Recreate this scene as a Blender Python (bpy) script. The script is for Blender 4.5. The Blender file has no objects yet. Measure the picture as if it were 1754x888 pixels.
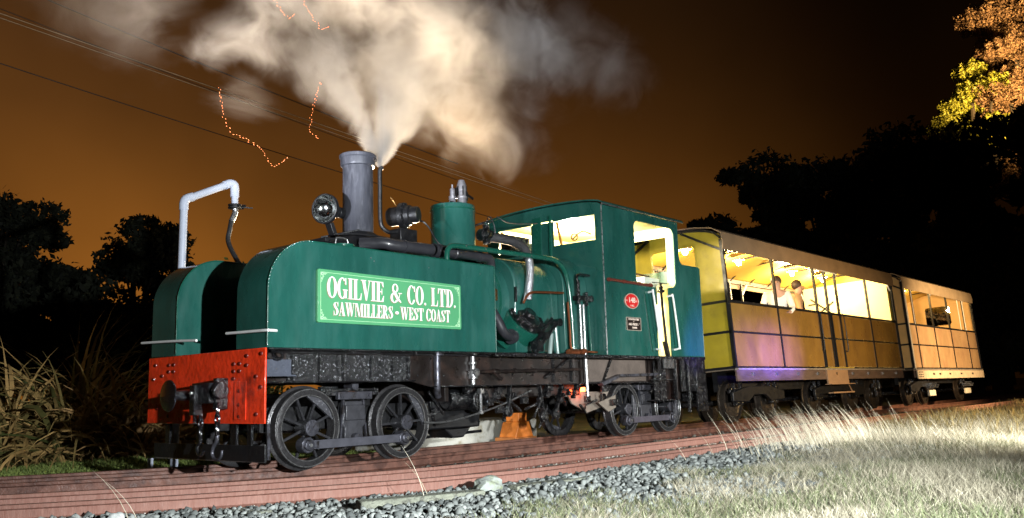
import bpy, bmesh, math, random
import numpy as np
from mathutils import Vector, Matrix
R = math.radians
PI = math.pi
scene = bpy.context.scene
col = scene.collection

# ------------------------------------------------------------------ camera
cam_d = bpy.data.cameras.new("camera")
cam = bpy.data.objects.new("camera", cam_d); col.objects.link(cam)
_a, _b, _r = R(40.5634), R(8.6103), R(-1.6416)
_F = Vector((math.cos(_a)*math.cos(_b), math.sin(_a)*math.cos(_b), math.sin(_b)))
_R = Vector((math.sin(_a), -math.cos(_a), 0)); _U = _R.cross(_F)
_R2 = math.cos(_r)*_R + math.sin(_r)*_U; _U2 = -math.sin(_r)*_R + math.cos(_r)*_U
cam.matrix_world = Matrix(((_R2.x, _U2.x, -_F.x, -4.742), (_R2.y, _U2.y, -_F.y, -7.095), (_R2.z, _U2.z, -_F.z, .687), (0, 0, 0, 1)))
cam_d.sensor_width = 36; cam_d.lens = 30.876
cam_d.clip_start = .05; cam_d.clip_end = 3000
scene.camera = cam

# ------------------------------------------------------------------ view, world
vs = scene.view_settings
vs.view_transform = 'Standard'; vs.look = 'None'; vs.gamma = 1; vs.exposure = 0; vs.use_curve_mapping = False
scene.cycles.use_denoising = True
scene.cycles.max_bounces = 6; scene.cycles.volume_bounces = 2; scene.cycles.transparent_max_bounces = 12
scene.cycles.volume_step_rate = .5; scene.cycles.volume_max_steps = 160
scene.cycles.sample_clamp_indirect = 4.0
scene.cycles.use_fast_gi = False

W = bpy.data.worlds.new("World"); scene.world = W; W.use_nodes = True
nt = W.node_tree; nt.nodes.clear()
def nd(t, **k):
    n = nt.nodes.new(t)
    for a, b in k.items(): setattr(n, a, b)
    return n
out = nd('ShaderNodeOutputWorld'); bg = nd('ShaderNodeBackground')
tc = nd('ShaderNodeTexCoord'); sep = nd('ShaderNodeSeparateXYZ')
nt.links.new(tc.outputs['Generated'], sep.inputs[0])
# light-polluted night sky: bright orange glow over the town (towards +y), fading with height and away from it
r1 = nd('ShaderNodeValToRGB')
cr = r1.color_ramp
cr.elements[0].position = 0.0; cr.elements[0].color = (.27, .094, .012, 1)
cr.elements[1].position = .62; cr.elements[1].color = (.034, .0155, .0065, 1)
e = cr.elements.new(.16); e.color = (.195, .068, .0095, 1)
e = cr.elements.new(.30); e.color = (.098, .036, .0075, 1)
e = cr.elements.new(.44); e.color = (.052, .0215, .0072, 1)
nt.links.new(sep.outputs['Z'], r1.inputs[0])
dot = nd('ShaderNodeVectorMath', operation='DOT_PRODUCT'); dot.inputs[1].default_value = (.38, .925, 0)
nt.links.new(tc.outputs['Generated'], dot.inputs[0])
mr = nd('ShaderNodeMapRange'); mr.inputs['From Min'].default_value = .56; mr.inputs['From Max'].default_value = 1.0
mr.inputs['To Min'].default_value = .035; mr.inputs['To Max'].default_value = 1; mr.interpolation_type = 'SMOOTHSTEP'
nt.links.new(dot.outputs['Value'], mr.inputs['Value'])
nz = nd('ShaderNodeTexNoise'); nz.inputs['Scale'].default_value = 2.6; nz.inputs['Detail'].default_value = 4; nz.inputs['Roughness'].default_value = .45
nt.links.new(tc.outputs['Generated'], nz.inputs['Vector'])
mr2 = nd('ShaderNodeMapRange'); mr2.inputs['From Min'].default_value = .32; mr2.inputs['From Max'].default_value = .68
mr2.inputs['To Min'].default_value = .62; mr2.inputs['To Max'].default_value = 1.30
nt.links.new(nz.outputs['Fac'], mr2.inputs['Value'])
mm = nd('ShaderNodeMath', operation='MULTIPLY')
nt.links.new(mr.outputs[0], mm.inputs[0]); nt.links.new(mr2.outputs[0], mm.inputs[1])
mx = nd('ShaderNodeVectorMath', operation='SCALE')
nt.links.new(r1.outputs[0], mx.inputs[0]); nt.links.new(mm.outputs[0], mx.inputs['Scale'])
nt.links.new(mx.outputs[0], bg.inputs['Color']); bg.inputs['Strength'].default_value = 1.0
nt.links.new(bg.outputs[0], out.inputs['Surface'])

# ------------------------------------------------------------------ lamps
def lamp(name, kind, loc, energy, color, target=None, size=.1, angle=60, blend=.5):
    d = bpy.data.lights.new(name, kind); d.energy = energy; d.color = color
    d.shadow_soft_size = size
    if kind == 'SPOT': d.spot_size = R(angle); d.spot_blend = blend
    o = bpy.data.objects.new(name, d); col.objects.link(o); o.location = loc
    if target is not None:
        o.rotation_euler = (Vector(target)-Vector(loc)).to_track_quat('-Z', 'Y').to_euler()
    return o
lamp('flash_beside_camera', 'SPOT', (-2.3, -9.0, 1.45), 7600, (.93, .98, 1), (2.6, .6, 1.6), .07, 84, .8)
lamp('flash_on_steam', 'SPOT', (-6.5, -2.6, .9), 12500, (.86, .90, 1), (1.9, 1.2, 5.2), .15, 33, .7)
lamp('flash_for_grass', 'SPOT', (7.4, -5.75, 1.35), 1700, (1, .99, .94), (8.1, -4.5, -.1), .12, 146, .6)
lamp('flash_for_gravel', 'SPOT', (1.5, -7.6, 1.9), 420, (.95, 1, 1), (3.2, -2.6, -.1), .12, 70, 1)
lamp('torch_purple_cab', 'SPOT', (7.2, -1.35, .10), 620, (.16, .06, 1), (8.15, 0, 1.42), .04, 30, 1)
for _x, _e in ((9.95, 800), (10.5, 800), (11.05, 1500), (11.6, 800), (12.1, 500)):
    lamp('torch_purple_coach', 'SPOT', (_x, -1.72, .42), _e, (.15, .095, 1), (_x+.05, 0, 1.22), .10, 36, 1)
lamp('yard_light_far_side', 'SPOT', (15.5, 5.5, 2.4), 1300, (1, .50, .10), (13.9, 1.0, 0), .15, 38, .8)
lamp('platform_fill_spot', 'SPOT', (5.1, 1.9, .42), 42, (.95, 1, .95), (5.6, 2.8, .02), .04, 130, 1)  # hidden white spot added below the engine to brighten the concrete platform
lamp('steam_warm_spot', 'SPOT', (7.6, 5.6, 2.2), 12500, (1, .76, .50), (3.2, 1.5, 4.8), .3, 60, .9)  # unseen warm spot added to light the steam from behind
lamp('flash_trackside', 'SPOT', (21.5, -6.0, 1.5), 4600, (1, .68, .36), (23.0, 0, 1.3), .2, 75, .8)  # unseen trackside flash that lights the tail carriage
lamp('carriage_fill_spot', 'SPOT', (13.5, -5.6, 1.2), 1300, (1, .66, .26), (14.2, 0, 1.5), .2, 95, .9)  # unseen spot added to brighten the side of the first carriage
lamp('street_light_trees', 'SPOT', (92, -6, 22), 260000, (1, .60, .22), (112, 12, 39), 1.0, 60, .6)

# ------------------------------------------------------------------ materials
MATS = {}
def mat(name, base, rough=.5, metal=0, var=.15, vscale=6, bump=0, bscale=40, coat=0, rvar=0, emit=None, estr=0,
        col2=None, mask=(.45, .6), mscale=4, spec=None, alpha=None, stretch=(1, 1, 1)):
    if name in MATS: return MATS[name]
    m = bpy.data.materials.new(name); m.use_nodes = True; MATS[name] = m
    t = m.node_tree; L = t.links.new
    b = t.nodes['Principled BSDF']
    b.inputs['Roughness'].default_value = rough; b.inputs['Metallic'].default_value = metal
    if coat: b.inputs['Coat Weight'].default_value = coat; b.inputs['Coat Roughness'].default_value = .08
    if spec is not None: b.inputs['Specular IOR Level'].default_value = spec
    tcn = t.nodes.new('ShaderNodeTexCoord'); mp = t.nodes.new('ShaderNodeMapping'); mp.inputs['Scale'].default_value = stretch
    L(tcn.outputs['Object'], mp.inputs[0])
    n = t.nodes.new('ShaderNodeTexNoise'); n.inputs['Scale'].default_value = vscale; n.inputs['Detail'].default_value = 5
    n.inputs['Roughness'].default_value = .6
    L(mp.outputs[0], n.inputs['Vector'])
    mrn = t.nodes.new('ShaderNodeMapRange'); mrn.inputs['From Min'].default_value = .25; mrn.inputs['From Max'].default_value = .75
    mrn.inputs['To Min'].default_value = 1-var; mrn.inputs['To Max'].default_value = 1+var
    L(n.outputs['Fac'], mrn.inputs['Value'])
    sc = t.nodes.new('ShaderNodeVectorMath'); sc.operation = 'SCALE'; sc.inputs[0].default_value = base[:3]
    L(mrn.outputs[0], sc.inputs['Scale'])
    last = sc.outputs[0]
    if col2 is not None:
        n2 = t.nodes.new('ShaderNodeTexNoise'); n2.inputs['Scale'].default_value = mscale; n2.inputs['Detail'].default_value = 8
        n2.inputs['Roughness'].default_value = .65
        L(mp.outputs[0], n2.inputs['Vector'])
        m2 = t.nodes.new('ShaderNodeMapRange'); m2.inputs['From Min'].default_value = mask[0]; m2.inputs['From Max'].default_value = mask[1]
        L(n2.outputs['Fac'], m2.inputs['Value'])
        mixn = t.nodes.new('ShaderNodeMix'); mixn.data_type = 'RGBA'
        L(m2.outputs[0], mixn.inputs[0]); L(last, mixn.inputs[6]); mixn.inputs[7].default_value = (*col2, 1)
        last = mixn.outputs[2]
    L(last, b.inputs['Base Color'])
    if rvar:
        mrr = t.nodes.new('ShaderNodeMapRange'); mrr.inputs['From Min'].default_value = .3; mrr.inputs['From Max'].default_value = .7
        mrr.inputs['To Min'].default_value = max(.04, rough-rvar); mrr.inputs['To Max'].default_value = min(1, rough+rvar)
        n3 = t.nodes.new('ShaderNodeTexNoise'); n3.inputs['Scale'].default_value = vscale*1.7; n3.inputs['Detail'].default_value = 4
        L(mp.outputs[0], n3.inputs['Vector']); L(n3.outputs['Fac'], mrr.inputs['Value']); L(mrr.outputs[0], b.inputs['Roughness'])
    if bump:
        nb = t.nodes.new('ShaderNodeTexNoise'); nb.inputs['Scale'].default_value = bscale; nb.inputs['Detail'].default_value = 4
        L(mp.outputs[0], nb.inputs['Vector'])
        bp = t.nodes.new('ShaderNodeBump'); bp.inputs['Strength'].default_value = bump; bp.inputs['Distance'].default_value = .02
        L(nb.outputs['Fac'], bp.inputs['Height']); L(bp.outputs[0], b.inputs['Normal'])
    if emit is not None:
        b.inputs['Emission Color'].default_value = (*emit, 1); b.inputs['Emission Strength'].default_value = estr
    return m
GREEN = mat('green_enamel', (.0125, .080, .064), .30, 0, .26, 2.2, .16, 3.2, .7, .16, col2=(.030, .118, .100), mask=(.46, .74), mscale=2.0, stretch=(1.6, 1, .5))
GREEN2 = mat('green_pipe_enamel', (.008, .080, .055), .25, 0, .12, 6, .05, 14, .3, .1)
RED = mat('red_paint', (.82, .048, .012), .34, 0, .28, 6, .35, 18, .4, .18, col2=(.06, .010, .007), mask=(.56, .78), mscale=3.2)
BLACK = mat('oily_black', (.006, .006, .007), .22, .0, .5, 9, .8, 60, .8, .14, col2=(.022, .020, .020), mask=(.5, .65), mscale=9)
BLACKM = mat('matt_black', (.007, .007, .008), .45, .0, .35, 8, .2, 40, 0, .12)
GREASE = mat('tarry_black', (.006, .006, .007), .14, .0, .5, 14, 1.0, 75, 1.0, .08)
STEELD = mat('dark_steel', (.10, .10, .12), .42, .7, .35, 10, .25, 45, 0, .15, col2=(.04, .035, .035), mask=(.5, .62), mscale=12)
STEEL = mat('worn_steel', (.42, .42, .42), .32, .9, .25, 12, .2, 50, 0, .12)
TAR = mat('tar_painted_glints', (.008, .008, .009), .2, 0, .4, 14, .8, 75, .8, .1, col2=(.46, .46, .50), mask=(.605, .66), mscale=48)  # pale specks painted in for the glints of wet tar
PIPEB = mat('smooth_black', (.028, .028, .033), .38, 0, .25, 8, .08, 20, .3, .1)
CHIM = mat('chimney_blacking', (.050, .052, .064), .48, .15, .35, 4, .12, 30, 0, .12, col2=(.12, .12, .14), mask=(.52, .75), mscale=5, stretch=(2.5, 2.5, .7))
FRAMEP = mat('frame_plate', (.014, .010, .009), .38, .1, .4, 5, .3, 60, .3, .15, col2=(.034, .020, .016), mask=(.5, .62), mscale=5)
RUST = mat('rail_rust', (.25, .125, .095), .68, 0, .20, 30, .30, 90, 0, .12, col2=(.20, .085, .060), mask=(.40, .66), mscale=14, stretch=(3, 1, .35))
RUSTD = mat('rail_rust_dark', (.13, .055, .037), .62, 0, .35, 9, .35, 60, 0, .15, col2=(.06, .022, .014), mask=(.48, .62), mscale=6)
WHITE = mat('white_paint', (.78, .78, .76), .4, 0, .06, 8, .05, 30)
PVC = mat('white_plastic_pipe', (.46, .50, .60), .35, 0, .05, 6)
PLATE = mat('sign_green', (.085, .33, .15), .42, 0, .08, 2.5, .03, 10, .2)
LETTER = mat('cream_lettering', (.86, .86, .80), .5, 0, .05, 8)
BRASS = mat('brass', (.45, .25, .09), .3, .9, .3, 14, .1, 40, 0, .1)
COPPER = mat('copper_pipe', (.32, .10, .04), .35, .8, .3, 12, .1, 40, 0, .1)
FOIL = mat('foil_lagging', (.62, .62, .66), .28, .85, .2, 20, 1.0, 45)
TAPE = mat('black_lagging', (.035, .034, .036), .6, 0, .4, 25, .9, 50)
CREAM = mat('cream_interior', (.78, .66, .34), .55, 0, .08, 3)
YEL = mat('yellow_end_paint', (.34, .255, .018), .5, 0, .22, 2.5, .08, 12, .1, .1, col2=(.19, .14, .015), mask=(.55, .75), mscale=2.2)
PLY = mat('varnished_ply', (.27, .150, .035), .30, 0, .22, 1.2, .06, 14, .5, .1, col2=(.17, .09, .032), mask=(.45, .8), mscale=1.6, stretch=(1.4, 1, 1))
PLY2 = mat('varnished_ply_pale', (.50, .32, .16), .36, 0, .2, 1.2, .06, 14, .4, .1, col2=(.32, .17, .095), mask=(.45, .8), mscale=1.6, stretch=(1.4, 1, 1))
ROOFM = mat('roof_sheet', (.24, .155, .085), .6, 0, .2, 3, .1, 14)
CEIL = mat('ceiling_sheet', (.70, .46, .08), .5, 0, .08, 4)
WOOD = mat('red_wood_rail', (.13, .03, .02), .35, 0, .2, 20, .1, 40, .3)
SLEEP = mat('sleeper_timber', (.21, .22, .17), .85, 0, .35, 5, .6, 30, 0, 0, col2=(.10, .10, .08), mask=(.5, .6), mscale=8, stretch=(1, 6, 3))
CONC = mat('concrete', (.42, .41, .37), .85, 0, .25, 3, .4, 20, col2=(.22, .19, .13), mask=(.5, .62), mscale=3)
ORANGE = mat('orange_paint', (.50, .14, .02), .5, 0, .3, 8, .2, 30)
RUBBER = mat('black_rubber', (.02, .02, .022), .5, 0, .2, 10)
BARK = mat('bark', (.035, .028, .02), .9, 0, .3, 4, .6, 10)
BULB = mat('bulb_glow', (1, .9, .7), .4, 0, 0, 5, emit=(1, .80, .42), estr=26)
FIRE = mat('fire_glow', (1, .2, .05), .6, 0, 0, 5, emit=(1, .13, .03), estr=16)
EMBER = mat('ember_glow', (1, .3, .1), .6, 0, 0, 5, emit=(1, .20, .05), estr=2.4)
def glass_mat():
    m = bpy.data.materials.new('window_glass'); m.use_nodes = True
    t = m.node_tree; t.nodes.clear()
    o = t.nodes.new('ShaderNodeOutputMaterial'); mix = t.nodes.new('ShaderNodeMixShader')
    tr = t.nodes.new('ShaderNodeBsdfTransparent'); g = t.nodes.new('ShaderNodeBsdfGlossy'); g.inputs['Roughness'].default_value = .03
    mix.inputs[0].default_value = .08
    t.links.new(tr.outputs[0], mix.inputs[1]); t.links.new(g.outputs[0], mix.inputs[2]); t.links.new(mix.outputs[0], o.inputs['Surface'])
    return m
GLASS = glass_mat()
REFL = mat('lamp_reflector', (.75, .78, .76), .12, 1, .3, 3, .7, 6)

def leafmat(name, c1, c2, rough=.6, trans=.0):
    m = bpy.data.materials.new(name); m.use_nodes = True; t = m.node_tree; b = t.nodes['Principled BSDF']
    b.inputs['Roughness'].default_value = rough
    g = t.nodes.new('ShaderNodeNewGeometry'); r = t.nodes.new('ShaderNodeValToRGB')
    r.color_ramp.elements[0].color = (*c1, 1); r.color_ramp.elements[1].color = (*c2, 1)
    t.links.new(g.outputs['Random Per Island'], r.inputs[0]); t.links.new(r.outputs[0], b.inputs['Base Color'])
    return m

# ------------------------------------------------------------------ mesh builder
OFF = Vector((0, 0, 0))
class MB:
    def __init__(s): s.bm = bmesh.new()
    def verts(s, pts): return [s.bm.verts.new(p) for p in pts]
    def face(s, vv):
        try: return s.bm.faces.new(vv)
        except ValueError: return None
    def box(s, x0, x1, y0, y1, z0, z1):
        v = s.verts([(x, y, z) for x in (x0, x1) for y in (y0, y1) for z in (z0, z1)])
        for f in ((0, 1, 3, 2), (4, 6, 7, 5), (0, 4, 5, 1), (2, 3, 7, 6), (0, 2, 6, 4), (1, 5, 7, 3)): s.face([v[i] for i in f])
        return s
    def bar(s, p0, p1, w, h, up=(0, 0, 1)):
        p0, p1 = Vector(p0), Vector(p1); d = (p1-p0).normalized(); upv = Vector(up)
        if abs(d.dot(upv)) > .98: upv = Vector((1, 0, 0))
        a = d.cross(upv).normalized()*w/2; b = a.cross(d).normalized()*h/2
        v = s.verts([p+i*a+j*b for p in (p0, p1) for i, j in ((-1, -1), (1, -1), (1, 1), (-1, 1))])
        for f in ((3, 2, 1, 0), (4, 5, 6, 7), (0, 1, 5, 4), (1, 2, 6, 5), (2, 3, 7, 6), (3, 0, 4, 7)): s.face([v[i] for i in f])
        return s
    def _frame(s, d):
        d = Vector(d).normalized(); u = Vector((0, 0, 1)) if abs(d.z) < .9 else Vector((1, 0, 0))
        a = d.cross(u).normalized(); b = a.cross(d).normalized(); return d, a, b
    def lathe(s, origin, axis, prof, n=32):
        d, a, b = s._frame(axis); o = Vector(origin); rings = []
        for r, z in prof:
            if r < 1e-6: rings.append([s.bm.verts.new(o+d*z)])
            else: rings.append([s.bm.verts.new(o+d*z+(a*math.cos(t)+b*math.sin(t))*r) for t in [2*PI*i/n for i in range(n)]])
        for q, p in zip(rings, rings[1:]):
            for i in range(n):
                j = (i+1) % n
                if len(q) == 1 and len(p) == 1: continue
                if len(q) == 1: s.face([q[0], p[j], p[i]])
                elif len(p) == 1: s.face([q[i], q[j], p[0]])
                else: s.face([q[i], q[j], p[j], p[i]])
        return s
    def cyl(s, p0, p1, r, r2=None, n=20, bev=0):
        p0, p1 = Vector(p0), Vector(p1); L = (p1-p0).length; r2 = r if r2 is None else r2
        if bev: pr = [(0, 0), (r-bev, 0), (r, bev), (r2, L-bev), (r2-bev, L), (0, L)]
        else: pr = [(0, 0), (r, 0), (r2, L), (0, L)]
        return s.lathe(p0, p1-p0, pr, n)
    def tube(s, pts, r, n=10, sub=6, caps=True):
        P = [Vector(p) for p in pts]; Q = []
        if sub > 1 and len(P) > 2:
            for i in range(len(P)-1):
                a = P[max(i-1, 0)]; b = P[i]; c = P[i+1]; d = P[min(i+2, len(P)-1)]
                for k in range(sub):
                    t = k/sub
                    Q.append(.5*((2*b)+(c-a)*t+(2*a-5*b+4*c-d)*t*t+(3*b-a-3*c+d)*t**3))
            Q.append(P[-1])
        else: Q = P
        T = [(Q[min(i+1, len(Q)-1)]-Q[max(i-1, 0)]).normalized() for i in range(len(Q))]
        _, a, _ = s._frame(T[0]); rings = []
        for i, (q, t) in enumerate(zip(Q, T)):
            a = (a-t*a.dot(t)).normalized(); b = t.cross(a)
            rr = r(i/(len(Q)-1)) if callable(r) else r
            rings.append([s.bm.verts.new(q+(a*math.cos(2*PI*k/n)+b*math.sin(2*PI*k/n))*rr) for k in range(n)])
        for q, p in zip(rings, rings[1:]):
            for i in range(n): s.face([q[i], q[(i+1) % n], p[(i+1) % n], p[i]])
        if caps: s.face(rings[0][::-1]); s.face(rings[-1])
        return s
    def prism(s, poly, plane, d0, d1):
        # plane 'xz': poly (x,z) extruded along y; 'yz': (y,z) along x; 'xy': (x,y) along z
        def P(u, v, d): return {'xz': (u, d, v), 'yz': (d, u, v), 'xy': (u, v, d)}[plane]
        a = s.verts([P(u, v, d0) for u, v in poly]); b = s.verts([P(u, v, d1) for u, v in poly])
        n = len(poly); s.face(a); s.face(b[::-1])
        for i in range(n): s.face([a[(i+1) % n], a[i], b[i], b[(i+1) % n]])
        return s
    def torus(s, c, axis, R0, r, n=40, m=8, a0=0, a1=360):
        d, a, b = s._frame(axis); c = Vector(c); full = abs(a1-a0) >= 360
        k = n if full else n+1
        rings = []
        for i in range(k):
            t = R(a0+(a1-a0)*i/n); e = a*math.cos(t)+b*math.sin(t)
            rings.append([s.bm.verts.new(c+e*(R0+r*math.cos(2*PI*j/m))+d*r*math.sin(2*PI*j/m)) for j in range(m)])
        for i in range(n):
            q, p = rings[i], rings[(i+1) % k]
            for j in range(m): s.face([q[j], q[(j+1) % m], p[(j+1) % m], p[j]])
        return s
    def ball(s, c, r, n=12, sc=(1, 1, 1)):
        c = Vector(c); g = bmesh.ops.create_uvsphere(s.bm, u_segments=n, v_segments=max(6, n//2), radius=r)
        for v in g['verts']: v.co = Vector((v.co.x*sc[0], v.co.y*sc[1], v.co.z*sc[2]))+c
        return s
    def build(s, name, m, parent=None, bev=0, smooth=True, label=None):
        bmesh.ops.recalc_face_normals(s.bm, faces=s.bm.faces)
        for v in s.bm.verts: v.co -= OFF
        me = bpy.data.meshes.new(name); s.bm.to_mesh(me); s.bm.free()
        me.materials.append(m)
        if smooth:
            me.polygons.foreach_set('use_smooth', [True]*len(me.polygons))
            try: me.set_sharp_from_angle(angle=R(35))
            except Exception: pass
        o = bpy.data.objects.new(name, me); col.objects.link(o)
        if parent is not None: o.parent = parent
        if bev:
            bmod = o.modifiers.new('bevel', 'BEVEL'); bmod.width = bev; bmod.segments = 2; bmod.limit_method = 'ANGLE'; bmod.angle_limit = R(40)
        if label: o['label'] = label
        return o

def tag(o, label=None, cat=None, group=None, kind=None):
    if label: o['label'] = label
    if cat: o['category'] = cat
    if group: o['group'] = group
    if kind: o['kind'] = kind
    return o
def empty(name, loc=(0, 0, 0), rot=(0, 0, 0)):
    o = bpy.data.objects.new(name, None); col.objects.link(o); o.location = loc; o.rotation_euler = rot
    o.empty_display_size = .2
    return o
def children(o): return list(o.children)
def copy_tree(o, parent=None):
    c = o.copy(); col.objects.link(c); c.parent = parent
    for ch in children(o): copy_tree(ch, c)
    return c
def npmesh(name, V, Fc, m, nverts=4, smooth=False):
    """V (n,3) array, Fc (m,nverts) int array -> one object"""
    me = bpy.data.meshes.new(name)
    me.vertices.add(len(V)); me.vertices.foreach_set('co', np.asarray(V, np.float32).ravel())
    nf = len(Fc); me.loops.add(nf*nverts); me.polygons.add(nf)
    me.loops.foreach_set('vertex_index', np.asarray(Fc, np.int32).ravel())
    me.polygons.foreach_set('loop_start', np.arange(0, nf*nverts, nverts, dtype=np.int32))
    me.polygons.foreach_set('loop_total', np.full(nf, nverts, np.int32))
    me.update(calc_edges=True); me.validate()
    if smooth: me.polygons.foreach_set('use_smooth', [True]*nf)
    me.materials.append(m)
    o = bpy.data.objects.new(name, me); col.objects.link(o); return o

rng = np.random.default_rng(7)
random.seed(11)

# ================================================================== GROUND
GROUND = mat('earth_ground', (.075, .062, .035), .95, 0, .4, 1.2, .8, 9, col2=(.035, .05, .016), mask=(.42, .6), mscale=.8)
BALL = mat('ballast_bed', (.10, .10, .09), .95, 0, .5, 22, 1.0, 60)
def bend(x):      # how far both tracks curve away from the camera at their left end
    t = max(0., 2.2-x)
    return .135*t**1.75
gx = np.concatenate([np.linspace(-60, -5, 16), np.arange(-4.6, 14, .22), np.linspace(14.5, 40, 40), np.linspace(45, 900, 30)])
gy = np.concatenate([np.linspace(-300, -12, 14), np.arange(-11, 8, .25), np.linspace(9, 40, 26), np.linspace(50, 900, 24)])
X, Y = np.meshgrid(gx, gy, indexing='ij')
def gheight(x, y):
    h = -.175+.02*np.sin(x*1.7+y*.8)+.018*np.sin(x*.6-y*2.3+1)+.008*np.sin(x*7+y*5)*np.cos(y*6.1-x*3)
    s = .135*np.maximum(0, 2.2-x)**1.75
    bed = (y > -2.1+s) & (y < 2.6+s)
    h = np.where(bed, -.175+.006*np.sin(x*23)*np.sin(y*19), h)
    h += np.where(y > 8, .01*(np.minimum(y, 60)-8), 0)
    h += .045*np.exp(-((y+3.4)/1.2)**2)*np.clip((x-2)/3, 0, 1)
    return h
V = np.stack([X.ravel(), Y.ravel(), gheight(X, Y).ravel()], 1)
nx, ny = X.shape; I = np.arange(nx*ny).reshape(nx, ny)
Fc = np.stack([I[:-1, :-1].ravel(), I[1:, :-1].ravel(), I[1:, 1:].ravel(), I[:-1, 1:].ravel()], 1)
o = npmesh('ground', V, Fc, GROUND, 4, True); tag(o, 'dark earth and scrub ground under the railway yard', kind='structure')
# ballast bed strip (follows the tracks)
xs = np.concatenate([np.arange(-5, 4, .3), np.arange(4, 60, 2)])
V = []
for x in xs:
    s = bend(x)
    for yy, zz in ((-2.6, -.172), (-2.0, -.158), (2.2, -.158), (2.7, -.172)): V.append((x, yy+s, zz))
Fc = [(4*i+j, 4*i+4+j, 4*i+5+j, 4*i+j+1) for i in range(len(xs)-1) for j in range(3)]
o = npmesh('ballast_bed', np.array(V), np.array(Fc), BALL); tag(o, 'dark ballast bed that carries the two tracks', kind='structure')

# ================================================================== RAILS
def rail(y0, x0, x1, topz, m, label, curve=True, hgt=.125, worn=None):
    worn = worn or mat('worn_rail_top', (.34, .21, .165), .38, .35, .3, 12, .2, 60, 0, .12, stretch=(.3, 3, 3))
    prof = [(-.058, 0), (.058, 0), (.058, .008), (.012, .026), (.009, .036), (.009, hgt-.040), (.030, hgt-.028), (.031, hgt-.004), (.026, hgt),
            (-.026, hgt), (-.031, hgt-.004), (-.030, hgt-.028), (-.009, hgt-.040), (-.009, .036), (-.012, .026), (-.058, .008)]
    xs = list(np.arange(x0, 4, .25))+list(np.linspace(4, x1, 12))
    xs = [x for x in xs if x0 <= x <= x1]
    mb = MB(); rings = []
    for x in xs:
        c = Vector((x, y0+(bend(x) if curve else 0), topz-hgt)); e = .01
        t = Vector((2*e, (bend(x+e)-bend(x-e)) if curve else 0, 0)).normalized(); nrm = Vector((-t.y, t.x, 0))
        rings.append([mb.bm.verts.new(c+nrm*u+Vector((0, 0, v))) for u, v in prof])
    n = len(prof)
    for a, b in zip(rings, rings[1:]):
        for i in range(n): mb.face([a[i], a[(i+1) % n], b[(i+1) % n], b[i]])
    mb.face(rings[0]); mb.face(rings[-1])
    o = mb.build('rail', m); tag(o, label, 'rail', 'rusty rails of the two tracks')
    mb = MB(); pr = []
    for x in xs:
        c = Vector((x, y0+(bend(x) if curve else 0), topz+.0015)); pr.append((mb.bm.verts.new(c+Vector((0, -.019, 0))), mb.bm.verts.new(c+Vector((0, .017, 0)))))
    for (a, b), (c, d) in zip(pr, pr[1:]): mb.face([a, b, d, c])
    mb.build('running_surface', worn, o)
    return o
rail(-1.78, -5, 60, -.020, RUST, 'nearest rusty rail, streaked pink brown above the gravel')
rail(-.76, -5, 60, -.020, RUST, 'second rusty rail from the front, of the empty near track')
rail(.52, -5, 60, -.012, RUSTD, 'rusty running rail under the near wheels of the train')
rail(1.60, -5, 60, -.012, RUSTD, 'darkest rusty rail under the far wheels of the train')
for i, x in enumerate([-.9, .25, 1.15, 2.2, 3.3, 4.4, 5.5, 6.6, 7.7]):
    mb = MB(); s = bend(x)
    w = .10+.015*random.random()
    mb.bar((x, -2.32+s+.1*random.random(), -.185), (x+.02, 2.2+s, -.185), w*2, .10)
    o = mb.build('sleeper', SLEEP, bev=.008)
    if i in (2,): tag(o, 'grey timber sleeper end in the gravel beside the large boulder', 'sleeper', 'timber sleepers under the tracks')
    else: tag(o, 'weathered timber sleeper half buried in ballast under the rails', 'sleeper', 'timber sleepers under the tracks')
# loose lengths of squared timber lying in the gravel near the nearest rail
def plank(p0, p1, w, h, label):
    mb = MB(); mb.bar(p0, p1, w, h); o = mb.build('timber_baulk', SLEEP, bev=.012); tag(o, label, 'timber'); return o
plank((-.35, -1.74, -.135), (.60, -2.13, -.130), .16, .09, 'long grey green timber baulk lying in gravel by the nearest rail')
plank((.92, -2.18, -.13), (1.66, -2.36, -.12), .15, .10, 'short grey timber baulk half buried right of the boulder')

# ================================================================== STONES
def rock_shapes(k):
    out = []
    for q in range(k):
        bm = bmesh.new(); bmesh.ops.create_icosphere(bm, subdivisions=1, radius=1)
        rs = np.random.default_rng(q+50)
        A = np.array([v.co[:] for v in bm.verts]); A *= (1+rs.uniform(-.42, .35, (len(A), 1))); A *= rs.uniform(.6, 1.15, 3)
        F = np.array([[v.index for v in f.verts] for f in bm.faces]); bm.free(); out.append((A, F))
    return out
ROCKS = rock_shapes(8)
def scatter_rocks(name, pts, sizes, m):
    VV = []; FF = []; b = 0
    for (x, y, z), sz in zip(pts, sizes):
        A, F = ROCKS[rng.integers(len(ROCKS))]
        q = rng.normal(size=4); q /= np.linalg.norm(q); w, i, j, k = q
        M = np.array([[1-2*(j*j+k*k), 2*(i*j-k*w), 2*(i*k+j*w)], [2*(i*j+k*w), 1-2*(i*i+k*k), 2*(j*k-i*w)], [2*(i*k-j*w), 2*(j*k+i*w), 1-2*(i*i+j*j)]])
        VV.append(A@M.T*sz+np.array([x, y, z])); FF.append(F+b); b += len(A)
    return npmesh(name, np.concatenate(VV), np.concatenate(FF), m, 3)
STONE = leafmat('ballast_stone', (.055, .062, .060), (.29, .31, .29), .85)
N = 23000
px = rng.uniform(-2.6, 13, N); sft = .135*np.maximum(0, 2.2-px)**1.75
py = -1.87-rng.beta(1.0, 1.8, N)*2.3+sft
keep = rng.random(N) < np.clip(1.1-.07*np.maximum(0, px-5), .25, 1)
px, py = px[keep], py[keep]
pz = gheight(px, py)+.012+rng.uniform(-.01, .03, len(px))+.03*np.exp(-((py+2.2)/.5)**2)
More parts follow.
